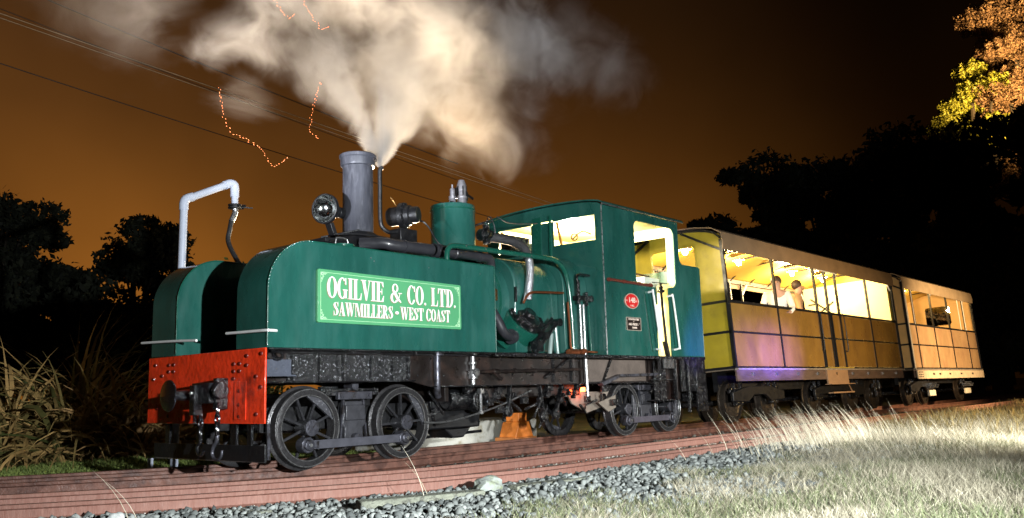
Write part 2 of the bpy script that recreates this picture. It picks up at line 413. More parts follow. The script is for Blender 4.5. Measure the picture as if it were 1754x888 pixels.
o = scatter_rocks('gravel', np.stack([px, py, pz], 1), rng.uniform(.008, .034, len(px))*rng.choice([1, 1, 1.45], len(px)), STONE)
tag(o, 'grey green crushed stone ballast beside the nearest rail', 'gravel', kind='stuff')
N = 5200
px = rng.uniform(-3.2, 22, N); sft = .135*np.maximum(0, 2.2-px)**1.75
lane = rng.choice([0, 1, 2], N, p=[.42, .34, .24])
py = np.where(lane == 0, rng.uniform(-1.66, -.88, N), np.where(lane == 1, rng.uniform(-.64, .40, N), rng.uniform(.66, 1.48, N)))+sft
o = scatter_rocks('track_ballast', np.stack([px, py, np.full(N, -.145)+rng.uniform(-.01, .025, N)], 1), rng.uniform(.012, .034, N), leafmat('dark_stone', (.03, .028, .024), (.13, .12, .10), .9))
tag(o, 'dark dirty ballast stones between the rails', 'gravel', kind='stuff')
N = 1500
px = rng.uniform(-3, 9, N); px = px+.25*np.sin(px*5); sft = .135*np.maximum(0, 2.2-px)**1.75
py = np.where(rng.random(N) < .6, -.835, -1.86)+rng.normal(0, .018, N)+sft
o = scatter_rocks('rail_foot_debris', np.stack([px, py, np.full(N, -.135)+rng.uniform(0, .006, N)], 1), rng.uniform(.003, .012, N), leafmat('pale_crumb', (.25, .20, .16), (.68, .64, .58), .85))
tag(o, 'pale crumbs and husks lying along the feet of the rusty rails', 'debris', kind='stuff')
def boulder(loc, sc, label, m=None):
    bm = bmesh.new(); bmesh.ops.create_icosphere(bm, subdivisions=3, radius=1); mb = MB(); mb.bm.free(); mb.bm = bm
    for v in bm.verts:
        n = v.co.normalized(); f = 1+.12*math.sin(n.x*4+n.y*3+loc[0])+.09*math.sin(n.z*6+n.x*5)+.05*math.sin(n.y*11)
        v.co = Vector((n.x*f*sc[0]+loc[0], n.y*f*sc[1]+loc[1], n.z*f*sc[2]+loc[2]))
    o = mb.build('boulder', m or mat('boulder_stone', (.30, .33, .30), .8, 0, .25, 9, .5, 30, col2=(.24, .27, .17), mask=(.5, .65), mscale=12)); tag(o, label, 'rock'); return o
boulder((.80, -2.02, -.09), (.13, .11, .085), 'large pale green boulder beside the nearest rail')
boulder((1.62, -2.45, -.13), (.085, .08, .06), 'smaller mossy rock right of the short timber baulk')
boulder((-1.83, -.55-.42, -.10), (.055, .05, .05), 'small smooth pale stone against the nearest rail at the left', mat('pale_stone', (.5, .52, .5), .6, 0, .1, 9, .2, 20))

# ================================================================== GRASS
def blades(name, x, y, z0, h, w, lean, m, az=None, seg=3, curl=.5, la=None):
    n = len(x); az = rng.uniform(0, 2*PI, n) if az is None else az
    la = rng.uniform(0, 2*PI, n) if la is None else la
    dx, dy = np.cos(az), np.sin(az)
    V = np.zeros((n, 2*seg+1, 3))
    for k in range(seg+1):
        t = k/seg; off = lean*h*(t**(1+curl)); hh = h*t*(1-.12*lean*t)
        cx = x+np.cos(la)*off; cy = y+np.sin(la)*off; cz = z0+hh; ww = w*(1-.75*t)
        if k < seg:
            V[:, 2*k] = np.stack([cx-dx*ww, cy-dy*ww, cz], 1); V[:, 2*k+1] = np.stack([cx+dx*ww, cy+dy*ww, cz], 1)
        else: V[:, 2*seg] = np.stack([cx, cy, cz], 1)
    base = (np.arange(n)*(2*seg+1))[:, None]
    tri = []
    for k in range(seg-1): tri += [[2*k, 2*k+1, 2*k+3], [2*k, 2*k+3, 2*k+2]]
    tri += [[2*seg-2, 2*seg-1, 2*seg]]
    Fc = (base[:, None, :]+np.array(tri)[None]).reshape(-1, 3)
    return npmesh(name, V.reshape(-1, 3), Fc, m, 3)
DRY = leafmat('dry_grass', (.12, .105, .06), (.56, .51, .38), .7)
DRYG = leafmat('green_grass', (.05, .062, .028), (.19, .21, .10), .7)
STRAW = leafmat('straw_stalk', (.42, .38, .26), (.68, .62, .48), .6)
BROWNG = leafmat('brown_grass', (.10, .075, .022), (.26, .20, .075), .7)
def patch(x, y): return .5+.25*np.sin(x*2.3+1.7*np.sin(y*1.9))+.25*np.sin(y*3.1+1.3*np.sin(x*2.7+1))
def gfield(n, xr, yr, ymax):
    x = rng.uniform(*xr, n); y = rng.uniform(*yr, n); k = (y < ymax(x)) & (rng.random(n) < .62+.38*patch(x, y)); return x[k], y[k]
edge = lambda x: np.interp(x, [-3, -1, 0.5, 2, 4, 6, 8, 11, 20], [-3.1, -2.9, -2.95, -3.05, -3.0, -2.75, -2.35, -1.95, -1.95])+.22*np.sin(x*3)+.15*np.sin(x*7.7)
x, y = gfield(190000, (-2.5, 12), (-6.3, -1.9), edge)
h = rng.uniform(.03, .15, len(x))*np.interp(x, [0, 4, 8, 12], [.7, 1.1, 1.35, 1.5])*(.7+.55*patch(x*1.7+3, y*1.5))
o = blades('dry_grass', x, y, gheight(x, y), h, .0022, rng.uniform(.3, 1.2, len(x)), DRY); tag(o, 'pale dry grass flooding the right foreground', 'grass', kind='stuff')
x, y = gfield(80000, (-2.5, 13), (-6.3, -1.9), edge); k = patch(x+5, y*1.3+2) > .42; x, y = x[k], y[k]
o = blades('green_grass', x, y, gheight(x, y), rng.uniform(.04, .14, len(x)), .0045, rng.uniform(.2, 1.1, len(x)), DRYG); tag(o, 'short green grass low among the dry stalks', 'grass', kind='stuff')
cx = np.concatenate([rng.normal(6.9, .9, 700), rng.uniform(4.6, 15, 650)]); cy = np.concatenate([rng.normal(-2.5, .28, 700), rng.uniform(-4.6, -2.0, 650)])
h = np.where(np.arange(len(cx)) < 700, .22+.46*rng.beta(1.3, 2.0, len(cx)), rng.uniform(.14, .34, len(cx)))
o = blades('seed_stalk_grass', cx, cy, gheight(cx, cy), h, .0025, rng.uniform(.3, .7, len(cx)), STRAW, seg=5, curl=.7, la=rng.normal(2.45, .28, len(cx)), az=rng.normal(-.85, .3, len(cx)))
tag(o, 'tall pale seeding grass leaning over the rails', 'grass', kind='stuff')
cx = np.array([-1.98, -1.9, .12, .2, 4.9, 5.1, 5.6, 5.9, 6.2, 3.6]); cy = np.array([-1.5, -1.45, -1.98, -1.95, -2.1, -2.2, -2.2, -2.25, -2.3, -2.3])
o = blades('lone_stalk_grass', cx, cy, gheight(cx, cy), rng.uniform(.28, .55, len(cx)), .0032, rng.uniform(.3, .7, len(cx)), STRAW, seg=6, curl=.8, la=rng.normal(2.4, .2, len(cx)), az=np.full(len(cx), -.85))
tag(o, 'single straw stalks standing in the gravel by the rails', 'grass', kind='stuff')
x = rng.uniform(9, 45, 26000); y = rng.uniform(-6, -1.75, 26000)
o = blades('brown_grass', x, y, gheight(x, y), rng.uniform(.10, .38, len(x)), .007, rng.uniform(.2, .6, len(x)), BROWNG); tag(o, 'brown rank grass along the far end of the siding', 'grass', kind='stuff')
x = rng.uniform(-5, 10, 130000); y = rng.uniform(2.4, 8, 130000)+np.maximum(0, 2.2-x)**1.75*.135; k = (x < 4)
x, y = x[k], y[k]
o = blades('lawn_grass', x, y, gheight(x, y), rng.uniform(.025, .075, len(x)), .006, rng.uniform(.1, .8, len(x)), leafmat('lawn', (.06, .095, .016), (.22, .27, .06), .7)); tag(o, 'short green grass behind the tracks at the left', 'grass', kind='stuff')

# ================================================================== STEAM LOCOMOTIVE
LOC = Vector((4.1, 1.1, -.012)); OFF = LOC
loco = empty('steam_locomotive', LOC)
tag(loco, 'green narrow gauge steam locomotive with twin front water tanks and red buffer beam', 'locomotive')
# --- tanks
def tank(y0, y1, lab):
    prof = [(0, 1.165), (3.2, 1.165), (3.2, 2.212), (.5, 2.222)]
    prof += [(.5-.5*math.sin(t), 1.722+.5*math.cos(t)) for t in [R(a) for a in range(6, 91, 6)]]
    mb = MB(); mb.prism(prof, 'xz', y0, y1); return mb.build('water_tank', GREEN, loco, bev=.008, label=lab)
t1 = tank(0, .53, 'near side tank carrying the lettered sign'); t2 = tank(1.67, 2.2, 'far side tank with a black hose over it')
def arc(y):
    return [(0, y, 1.19), (0, y, 1.722)]+[(.5-.5*math.cos(R(a)), y, 1.722+.5*math.sin(R(a))) for a in range(10, 91, 10)]+[(.9, y, 2.221), (1.6, y, 2.218), (3.18, y, 2.214)]
mb = MB(); mb.tube(arc(.0), .0075, 6, 2); mb.build('edge_bead', GREEN2, t1)
mb = MB(); mb.tube(arc(1.67)[:-2], .008, 6, 2); mb.build('edge_bead', GREEN2, t2)
mb = MB()
for i in range(26):
    q = arc(.0); L = i/25*(len(q)-4); k = int(L); f = L-k; p = Vector(q[k]).lerp(Vector(q[k+1]), f)
    mb.ball(p+Vector((-.002, -.004, 0)), .006, 6)
mb.build('edge_rivet', STEEL, t1)
mb = MB(); mb.tube([(-.025, .66, 1.335), (-.028, .3, 1.328), (-.03, -.02, 1.322), (-.01, -.035, 1.322), (.05, -.03, 1.322), (.09, -.012, 1.322)], .014, 8, 3); mb.build('grab_rail', WHITE, t1)
mb = MB(); mb.tube([(-.025, 1.22, 1.300), (-.028, 1.7, 1.320), (-.03, 2.36, 1.338)], .014, 8, 2); mb.build('grab_rail', WHITE, t2)
mb = MB(); mb.lathe((.98, .14, 2.215), (0, 0, 1), [(.12, 0), (.12, .025), (.135, .025), (.135, .04), (.06, .055), (0, .055)], 28); f_ = mb.build('filler_lid', GREEN2, t1)
mb = MB(); mb.tube([(.90, .14, 2.26), (.905, .14, 2.31), (.93, .14, 2.33), (1.03, .14, 2.33), (1.055, .14, 2.31), (1.06, .14, 2.26)], .008, 8, 3); mb.build('lid_handle', STEEL, f_)
for bx in (1.30, 2.1, 2.95):
    mb = MB(); mb.ball((bx, .004, 2.10), .012, 8, (1, .5, 1)); mb.build('bolt', STEEL, t1)
mb = MB(); mb.ball((1.25, -.003, 2.13), .008, 8); mb.build('bolt', STEEL, t1)

# --- nameboard with lettering
mb = MB(); mb.prism([(.560, 1.418), (.545, 1.432), (.545, 1.940), (.560, 1.953), (2.560, 1.932), (2.575, 1.918), (2.575, 1.430), (2.560, 1.416)], 'xz', -.035, .0)
sign = mb.build('nameboard', PLATE, loco, bev=.004)
sx0, sx1 = .545, 2.575
def szb(x): return 1.418-(x-sx0)*.0008          # board's lower edge
def szt(x): return 1.953-(x-sx0)*.0103          # board's upper edge
G = {}
def E_(cx, cy, rx, ry, tx, ty, a0=0, a1=360, n=28): return ('E', cx, cy, rx, ry, tx, ty, a0, a1, n)
def R_(x0, y0, x1, y1): return ('P', [(x0, y0), (x1, y0), (x1, y1), (x0, y1)])
def P_(*p): return ('P', list(p))
def D_(cx, cy, r, rx=None): return ('E', cx, cy, rx or r, r, rx or r, r, 0, 360, 16)
def S_(pts, ws): return ('S', pts, ws)
G['O'] = (.50, [E_(.25, .5, .25, .51, .135, .045)])
G['C'] = (.46, [E_(.25, .5, .25, .51, .135, .045, 48, 318), P_((.40, .70), (.46, .66), (.46, .98), (.43, .98), (.40, .90)), D_(.40, .20, .06, .045)])
G['G'] = (.52, [E_(.25, .5, .25, .51, .135, .045, 48, 318), P_((.38, .72), (.45, .66), (.45, .99), (.42, .99), (.40, .92)), R_(.33, .03, .47, .42), R_(.28, .40, .52, .44)])
G['I'] = (.26, [R_(.055, 0, .205, 1), R_(0, 0, .26, .035), R_(0, .965, .26, 1)])
G['L'] = (.43, [R_(.055, 0, .205, 1), R_(0, 0, .41, .04), R_(0, .965, .26, 1), P_((.36, 0), (.42, 0), (.45, .33), (.42, .33)), P_((.25, .0), (.42, .0), (.43, .14))])
G['V'] = (.50, [P_((.03, 1), (.19, 1), (.315, .26), (.265, 0), (.235, 0)), P_((.265, 0), (.29, 0), (.455, 1), (.415, 1)), R_(-.03, .965, .25, 1), R_(.36, .965, .51, 1)])
G['E'] = (.43, [R_(.055, 0, .205, 1), R_(0, 0, .41, .04), R_(0, .96, .40, 1), R_(.2, .48, .33, .53), P_((.31, .36), (.34, .36), (.34, .66), (.31, .66)),
               P_((.28, 0), (.41, 0), (.44, .30), (.41, .30)), P_((.28, 1), (.40, 1), (.42, .74), (.39, .74))])
G['D'] = (.50, [R_(.055, 0, .195, 1), R_(0, 0, .25, .04), R_(0, .96, .25, 1), E_(.22, .5, .27, .5, .14, .04, -90, 90)])
G['T'] = (.48, [R_(.165, 0, .315, 1), R_(.10, 0, .38, .035), R_(0, .96, .48, 1), P_((0, 1), (.10, 1), (.02, .70), (-.01, .70)), P_((.48, 1), (.38, 1), (.46, .70), (.49, .70))])
G['S'] = (.42, [S_([(.36, .74), (.33, .90), (.22, .965), (.11, .90), (.09, .76), (.16, .62), (.27, .47), (.33, .30), (.29, .11), (.19, .035), (.08, .10), (.05, .27)],
                   [.02, .05, .05, .11, .15, .17, .17, .16, .12, .06, .05, .02]), P_((.34, .66), (.38, .66), (.38, 1), (.345, 1)), P_((.03, 0), (.065, 0), (.07, .34), (.03, .34))])
G['A'] = (.50, [P_((.03, 0), (.065, 0), (.25, .86), (.235, 1)), P_((.21, 1), (.28, 1), (.47, 0), (.30, 0), (.205, .72)), R_(.10, .27, .33, .31), R_(-.01, 0, .13, .035), R_(.24, 0, .51, .035)])
G['W'] = (.76, [P_((.03, 1), (.18, 1), (.29, .26), (.245, 0), (.215, 0)), P_((.245, 0), (.27, 0), (.41, 1), (.375, 1)), P_((.30, 1), (.45, 1), (.56, .26), (.51, 0), (.48, 0)), P_((.51, 0), (.535, 0), (.70, 1), (.665, 1)),
               R_(-.03, .965, .48, 1), R_(.60, .965, .77, 1)])
G['M'] = (.70, [R_(.05, 0, .085, 1), R_(0, 0, .14, .035), R_(0, .965, .16, 1), P_((.07, 1), (.22, 1), (.385, .12), (.34, 0), (.325, 0)), P_((.34, 0), (.36, 0), (.53, 1), (.495, 1)), R_(.50, 0, .64, 1), R_(.44, 0, .70, .035), R_(.52, .965, .70, 1)])
G['R'] = (.50, [R_(.055, 0, .195, 1), R_(0, 0, .25, .035), R_(0, .96, .25, 1), E_(.20, .745, .22, .255, .12, .04, -90, 90), P_((.19, .49), (.28, .52), (.45, .10), (.50, .06), (.48, 0), (.36, 0)),])
G['&'] = (.56, [E_(.235, .77, .15, .23, .075, .05), S_([(.13, .66), (.24, .45), (.38, .20), (.52, .04)], [.10, .15, .15, .05]), E_(.19, .27, .19, .27, .11, .05, 60, 330), S_([(.30, .07), (.42, .28), (.47, .52)], [.05, .03, .03]), R_(.38, .50, .57, .54)])
G['.'] = (.14, [D_(.07, .07, .07, .055)])
G['*'] = (.20, [D_(.10, .5, .12, .09)])
def poly_of(pr):
    if pr[0] == 'P': return [pr[1]]
    if pr[0] == 'S':
        pts, ws = pr[1], pr[2]; L = []; Rr = []
        for i in range(len(pts)):
            a = pts[max(i-1, 0)]; b = pts[min(i+1, len(pts)-1)]; dx, dy = b[0]-a[0], b[1]-a[1]; l = math.hypot(dx, dy) or 1
            nx_, ny_ = -dy/l, dx/l; w = ws[i]/2
            L.append((pts[i][0]+nx_*w, pts[i][1]+ny_*w*.6)); Rr.append((pts[i][0]-nx_*w, pts[i][1]-ny_*w*.6))
        return [[L[i], L[i+1], Rr[i+1], Rr[i]] for i in range(len(pts)-1)]
    _, cx, cy, rx, ry, tx, ty, a0, a1, n = pr
    o_ = [(cx+rx*math.cos(R(a0+(a1-a0)*i/n)), cy+ry*math.sin(R(a0+(a1-a0)*i/n))) for i in range(n+1)]
    if tx >= rx: return [o_[:-1]]
    i_ = [(cx+(rx-tx)*math.cos(R(a0+(a1-a0)*i/n)), cy+(ry-ty)*math.sin(R(a0+(a1-a0)*i/n))) for i in range(n+1)]
    return [[o_[k], o_[k+1], i_[k+1], i_[k]] for k in range(n)]
def word(text, x0, x1, z0f, z1f, parent, m=LETTER, gap=.035, ybase=-.036, zb=szb, zt=szt, grow=0, dep=0.0):
    wid = sum(G[c][0] if c != ' ' else .3 for c in text)+gap*(len(text)-1); sc = (x1-x0)/wid
    mb = MB(); cxp = 0; q = 0
    for c in text:
        if c == ' ': cxp += .3+gap; continue
        for pr in G[c][1]:
            q += 1; d = ybase-.0018-.00035*(q % 7)+dep
            for pl in poly_of(pr):
                pts = []
                if grow:
                    mx_ = sum(p[0] for p in pl)/len(pl); my_ = sum(p[1] for p in pl)/len(pl)
                for u, v in pl:
                    x = x0+(cxp+u)*sc; b, t = zb(x), zt(x); pts.append((x, b+(t-b)*(z0f+(z1f-z0f)*v)))
                if len(set(pts)) < 3: continue
                if pr[0] == 'P' or len(pl) > 5: mb.prism(pts, 'xz', d, ybase+.002)
                else:
                    vv = mb.verts([(x, d, z) for x, z in pts]); mb.face(vv)
                    ww = mb.verts([(x, ybase+.002, z) for x, z in pts])
                    for a in range(len(pts)): mb.face([vv[a], vv[(a+1) % len(pts)], ww[(a+1) % len(pts)], ww[a]])
        cxp += G[c][0]+gap
    return mb.build('lettering', m, parent, smooth=False)
SHADOWC = mat('sign_brown_outline', (.30, .16, .10), .6)
words = [('OGILVIE', .658, 1.397, .475, .875), ('&', 1.492, 1.652, .475, .87), ('CO.', 1.735, 2.017, .475, .87), ('LTD.', 2.091, 2.485, .475, .87),
         ('SAWMILLERS', .735, 1.525, .145, .405), ('*', 1.555, 1.612, .145, .405), ('WEST', 1.632, 1.972, .145, .405), ('COAST', 2.013, 2.385, .145, .405)]
for t_, a_, b_, c_, d_ in words:
    word(t_, a_, b_, c_, d_, sign, gap=.015 if len(t_) > 5 else .03)
    word(t_, a_-.007, b_-.007+.003, c_-.012, d_-.010, sign, SHADOWC, gap=.015 if len(t_) > 5 else .03, dep=.0014)
bd = MB(); ins = .030
def bpt(u, v): x = sx0+u*(sx1-sx0); b, t = szb(x), szt(x); return (x, -.0365, b+(t-b)*v)
c4 = [bpt(.016, .06), bpt(.984, .06), bpt(.984, .94), bpt(.016, .94)]
for i in range(4): bd.bar(c4[i], c4[(i+1) % 4], .004, .010, (0, 1, 0))
bd.build('border_line', mat('pale_green_line', (.45, .75, .45), .5, 0, .03), sign)
for u, v, su, sv in ((.016, .06, 1, 1), (.984, .06, -1, 1), (.984, .94, -1, -1), (.016, .94, 1, -1)):
    cb = MB()
    for du, dv, r_ in ((.010, .03, .017), (.026, .03, .011), (.008, .12, .012), (.015, .08, .010), (.036, .02, .006), (.006, .17, .007)):
        p = bpt(u+su*du, v+sv*dv); cb.lathe((p[0], -.0375, p[2]), (0, -1, 0), [(r_*.45, 0), (r_, 0), (r_, .002), (r_*.45, .002), (r_*.45, 0)], 14)
    cb.build('corner_scroll', mat('pale_green_line', (0, 0, 0)), sign)

# --- buffer beam
mb = MB(); mb.box(-.022, 0.0, 0, 2.2, .462, 1.163); beam = mb.build('buffer_beam', RED, loco, bev=.006)
def rivet(y, z, r=.021):
    b = MB(); b.lathe((-.022, y, z), (-1, 0, 0), [(r, 0), (r*.9, .006), (r*.5, .011), (0, .013)], 10); return b.build('rivet', mat('rivet_red_black', (.12, .012, .008), .4, 0, .4, 30, .2, 40, .3), beam)
for yy, zz in [(.52, 1.03), (.42, 1.03), (.52, .96), (.42, .96), (.52, .89), (.30, 1.01), (.30, 1.10), (.06, 1.11), (.14, .90), (.42, .77), (.42, .64), (.42, .53), (1.76, 1.07), (1.66, 1.07), (1.76, 1.0), (1.66, 1.0), (1.90, .96), (2.08, .93), (2.05, 1.08), (.13, .55), (1.76, .54), (1.98, .62), (.06, .80)]:
    rivet(yy, zz)
mb = MB(); mb.box(-.028, -.0225, .30, .50, .50, .86); mb.build('backing_plate', RED, beam, bev=.003)
# guard plate and hangers
mb = MB(); mb.box(-.012, .012, .0, 2.05, .112, .262); gp = mb.build('guard_plate', BLACKM, loco, bev=.004)
mb = MB(); mb.bar((-.002, .02, .115), (-.002, 2.04, .106), .016, .012); mb.bar((-.004, .012, .11), (-.004, .012, .275), .014, .012, (0, 1, 0)); mb.build('bright_edge', STEEL, gp)
for yy, w_ in ((.28, .07), (.86, .05), (1.20, .05), (1.80, .09), (.55, .10)):
    mb = MB(); mb.box(.0, .03, yy-w_/2, yy+w_/2, .24, .47); mb.build('hanger', GREASE, loco, bev=.004)
# step hanging at the near edge of the beam
mb = MB(); mb.bar((.035, .02, .46), (.045, .02, .13), .03, .012, (0, 1, 0)); mb.bar((.05, .05, .13), (.05, .35, .13), .04, .012); mb.build('step_iron', STEELD, loco)
mb = MB(); mb.box(.02, .34, .10, .12, .90, 1.06); mb.box(.02, .34, .02, .12, .895, .91); mb.build('side_bracket', mat('grey_blue_plate', (.09, .10, .13), .35, .3, .3, 8, .3, 30, .2), loco, bev=.003)
mb = MB(); mb.tube([(.12, .08, 1.14), (.10, .05, 1.09), (.16, .04, 1.06), (.22, .07, 1.09), (.2, .08, 1.13)], .016, 8, 4); mb.build('pipe_loop', GREASE, loco)
# buffer
mb = MB(); mb.lathe((-.02, 1.10, .745), (-1, 0, 0), [(.10, 0), (.10, .03), (.065, .05), (.055, .20), (.045, .30), (.08, .32), (.145, .34), (.155, .35), (.150, .362), (.09, .375), (0, .380)], 32)
bf = mb.build('buffer', GREASE, loco)
# coupling gear
cp = MB(); cp.box(-.20, -.022, .66, .98, .66, .86); cp.box(-.24, -.15, .86, .95, .55, .84); cp.cyl((-.12, .60, .76), (-.12, 1.02, .76), .055, n=16)
cp.box(-.16, -.03, .60, .66, .60, .90)
cp.cyl((-.13, .55, .78), (-.13, .60, .78), .085, n=20, bev=.01); cpo = cp.build('coupling', GREASE, loco, bev=.006)
mb = MB(); mb.ball((-.245, .905, .765), .020, 10); mb.build('pin_head', STEEL, cpo)
def link(mb, c, L, w, r, ax):
    c = Vector(c); a = Vector((0, 0, 1)); b = Vector(ax)
    pts = []
    for i in range(21):
        t = 2*PI*i/20; pts.append(c+a*math.cos(t)*L+b*math.sin(t)*w)
    mb.tube(pts, r, 8, 1, caps=False)
mb = MB(); zz = .60
for i in range(3): link(mb, (-.14, .60, zz), .062, .032, .012, (0, 1, 0) if i % 2 else (.7, .7, 0)); zz -= .092
mb.build('chain', GREASE, cpo)
mb = MB(); mb.tube([(-.14, .60, .36), (-.14, .605, .31), (-.14, .66, .25), (-.14, .68, .19), (-.14, .64, .14), (-.14, .57, .135), (-.14, .52, .17), (-.14, .51, .22)], lambda t: .020*(1-.35*t), 10, 5); mb.build('hook', STEELD, cpo)
mb = MB(); zz = .56
for i in range(3): link(mb, (-.14, .90, zz), .062, .032, .012, (0, 1, 0) if i % 2 else (.7, .7, 0)); zz -= .092
mb.build('chain', GREASE, cpo)
mb = MB(); mb.tube([(-.14, .90, .33), (-.14, .90, .29), (-.14, .95, .25), (-.14, .94, .19), (-.14, .88, .17), (-.14, .84, .21)], .020, 10, 5); mb.build('hook', GREASE, cpo)
# air / screw thread rod
mb = MB()
for i in range(12): mb.lathe((-.15, .99, .70-.02*i), (0, 0, -1), [(.018, 0), (.026, .008), (.018, .016)], 10)
mb.build('screw', GREASE, cpo)

# --- boiler, smokebox, firebox
mb = MB(); mb.lathe((1.36, 1.1, 1.93), (1, 0, 0), [(0, .02), (.30, .0), (.56, .03), (.575, .05), (.575, 1.35)], 48); sb = mb.build('smokebox', BLACKM, loco)
mb = MB(); mb.lathe((1.985, 1.1, 2.43), (0, 0, 1), [(.40, 0), (.34, .10), (.24, .17), (.20, .20)], 36); mb.build('chimney_saddle', BLACKM, sb)
mb = MB(); mb.lathe((2.7, 1.1, 1.90), (1, 0, 0), [(.0, 0), (.60, 0), (.60, 1.7)], 48); bo = mb.build('boiler', GREEN, loco)
for bx in (3.05, 3.42, 3.85):
    mb = MB(); mb.lathe((bx, 1.1, 1.90), (1, 0, 0), [(.601, 0), (.607, .002), (.607, .045), (.601, .047)], 48); mb.build('boiler_band', GREEN2, bo)
def roundtop(y0, y1, z0, z1, r):
    return [(y0, z0), (y0, z1-r)]+[(y0+r-r*math.cos(R(a)), z1-r+r*math.sin(R(a))) for a in range(8, 90, 8)]+[(y1-r+r*math.sin(R(a)), z1-r+r*math.cos(R(a))) for a in range(0, 90, 8)]+[(y1, z1-r), (y1, z0)]
mb = MB(); mb.prism(roundtop(.40, 1.80, 1.2, 2.50, .42), 'yz', 4.05, 4.98); fb = mb.build('firebox_casing', GREEN, loco, bev=.02)
mb = MB(); mb.prism(roundtop(.30, 1.90, 1.2, 2.62, .50), 'yz', 4.98, 5.53); mb.build('firebox_casing', GREEN, loco, bev=.012, label='taller rear casing section against the cab')
mb = MB(); mb.tube([(5.0, .375, 1.25), (5.0, .375, 2.0), (5.0, .40, 2.25), (5.0, .52, 2.44), (5.0, .70, 2.52)], .014, 8, 4); mb.build('casing_edge', COPPER, fb)

# --- chimney
C0 = (1.985, 1.1)
mb = MB(); mb.lathe((C0[0], C0[1], 2.55), (0, 0, 1), [(.20, 0), (.185, .03), (.182, .90), (.206, .91), (.210, .93), (.210, 1.00), (.224, 1.012), (.224, 1.045), (.212, 1.055), (.165, 1.055), (.165, .6)], 56)
ch = mb.build('chimney', CHIM, loco)
mb = MB(); mb.ball((C0[0]-.02+.10, C0[1]-.205, 3.535), .016, 8); mb.tube([(2.09, .90, 3.56), (2.095, .89, 3.53), (2.09, .89, 3.50)], .008, 8, 2); mb.build('rim_catch', STEELD, ch)
mb = MB(); mb.lathe((C0[0], C0[1], 2.57), (0, 0, 1), [(.185, .0), (.205, .0), (.205, .03), (.185, .035)], 40); mb.build('base_ring', BLACKM, ch)
# --- headlight
hd = Vector((-1, -.30, -.02)).normalized(); hc = Vector((1.52, 1.08, 2.86))
mb = MB(); mb.lathe(hc, hd, [(0, -.20), (.05, -.20), (.09, -.12), (.165, .02), (.178, .03), (.178, .075), (.166, .085), (.160, .070)], 40); hl = mb.build('headlight', BLACKM, loco)
mb = MB(); mb.lathe(hc, hd, [(.160, .065), (.14, .015), (.10, -.03), (.05, -.055), (0, -.06)], 40); mb.build('reflector', REFL, hl)
mb = MB(); mb.lathe(hc, hd, [(.163, .068), (.12, .078), (.06, .084), (0, .086)], 32); mb.build('lens', GLASS, hl)
mb = MB(); mb.cyl(hc-hd*.18, hc-hd*.34, .065, n=16); mb.bar(hc+Vector((.02, 0, -.16)), hc+Vector((.10, 0, -.34)), .10, .05); mb.box(1.40, 1.75, .93, 1.23, 2.475, 2.50)
mb.bar((1.36, 1.0, 2.50), (1.8, .85, 2.62), .02, .02); mb.bar((1.38, 1.2, 2.47), (1.38, .9, 2.47), .06, .05); mb.build('lamp_bracket', BLACKM, hl, bev=.004)
# front handrail along the smokebox
mb = MB(); mb.tube([(1.35, .75, 2.50), (1.7, .66, 2.53), (2.3, .60, 2.50), (2.7, .56, 2.46)], .011, 8, 3); mb.build('smokebox_handrail', BLACKM, loco)

# --- steam pipe by the chimney (the jet leaves it)
mb = MB(); mb.tube([(2.22, .92, 3.46), (2.19, .93, 3.42), (2.19, .93, 3.2), (2.19, .93, 2.85), (2.21, .92, 2.72), (2.30, .90, 2.66), (2.42, .90, 2.68)], .026, 12, 5); mb.build('exhaust_pipe', BLACKM, loco)
# --- turbo generator
gd = Vector((.42, -.90, .02)).normalized(); gc = Vector((2.56, .92, 2.90))
mb = MB(); mb.lathe(gc, gd, [(0, -.20), (.10, -.20), (.12, -.17), (.12, -.05), (.165, -.03), (.165, .03), (.13, .045), (.125, .10), (.105, .115), (.10, .19), (.09, .205), (0, .205)], 36); gn = mb.build('generator', BLACKM, loco)
d_, a_, b_ = MB()._frame(gd)
for i in range(12):
    t = 2*PI*i/12; p = gc+(a_*math.cos(t)+b_*math.sin(t))*.148+gd*.03
    mb = MB(); mb.cyl(p, p+gd*.018, .012, n=6); mb.build('bolt', BLACKM, gn)
mb = MB(); mb.box(2.42, 2.70, .82, 1.02, 2.56, 2.72); mb.build('generator_foot', BLACKM, gn, bev=.01)
mb = MB(); mb.ball((2.66, .78, 2.83), .03, 10); mb.tube([(2.66, .78, 2.82), (2.75, .77, 2.83), (2.82, .72, 2.74), (2.86, .66, 2.60), (2.92, .62, 2.53), (3.10, .60, 2.51), (3.4, .60, 2.50)], .012, 8, 5); mb.build('drain_pipe', BLACKM, gn)
mb = MB(); mb.tube([(2.40, .88, 3.00), (2.36, .88, 3.05), (2.33, .90, 3.10)], .006, 6, 2); mb.build('gen_lever', BRASS, gn)

# --- big black pipe over the near tank
bp_ = MB(); bp_.tube([(1.75, .78, 2.44), (1.92, .58, 2.44), (2.02, .52, 2.42), (2.2, .48, 2.415), (2.60, .46, 2.415)], .068, 16, 5)
bp_.lathe((2.62, .46, 2.415), (1, 0, 0), [(.07, 0), (.085, 0), (.085, .03), (.07, .03), (.07, .06), (.085, .06), (.085, .09), (.066, .09), (.066, .35), (.074, .36), (.074, .40), (.06, .42), (.06, .80), (.068, .80), (.068, .84), (.058, .84), (.058, .95)], 24)
bp_.tube([(3.56, .46, 2.415), (3.62, .46, 2.41), (3.68, .48, 2.36), (3.70, .5, 2.28)], .058, 14, 4)
bp_.lathe((2.15, .49, 2.415), (1, 0, 0), [(.068, 0), (.082, 0), (.082, .025), (.068, .025)], 20)
for i in range(5): bp_.lathe((2.70+.03*i, .46, 2.415), (1, 0, 0), [(.066, 0), (.07, .008), (.066, .016)], 20)
bp_.build('steam_main', PIPEB, loco)
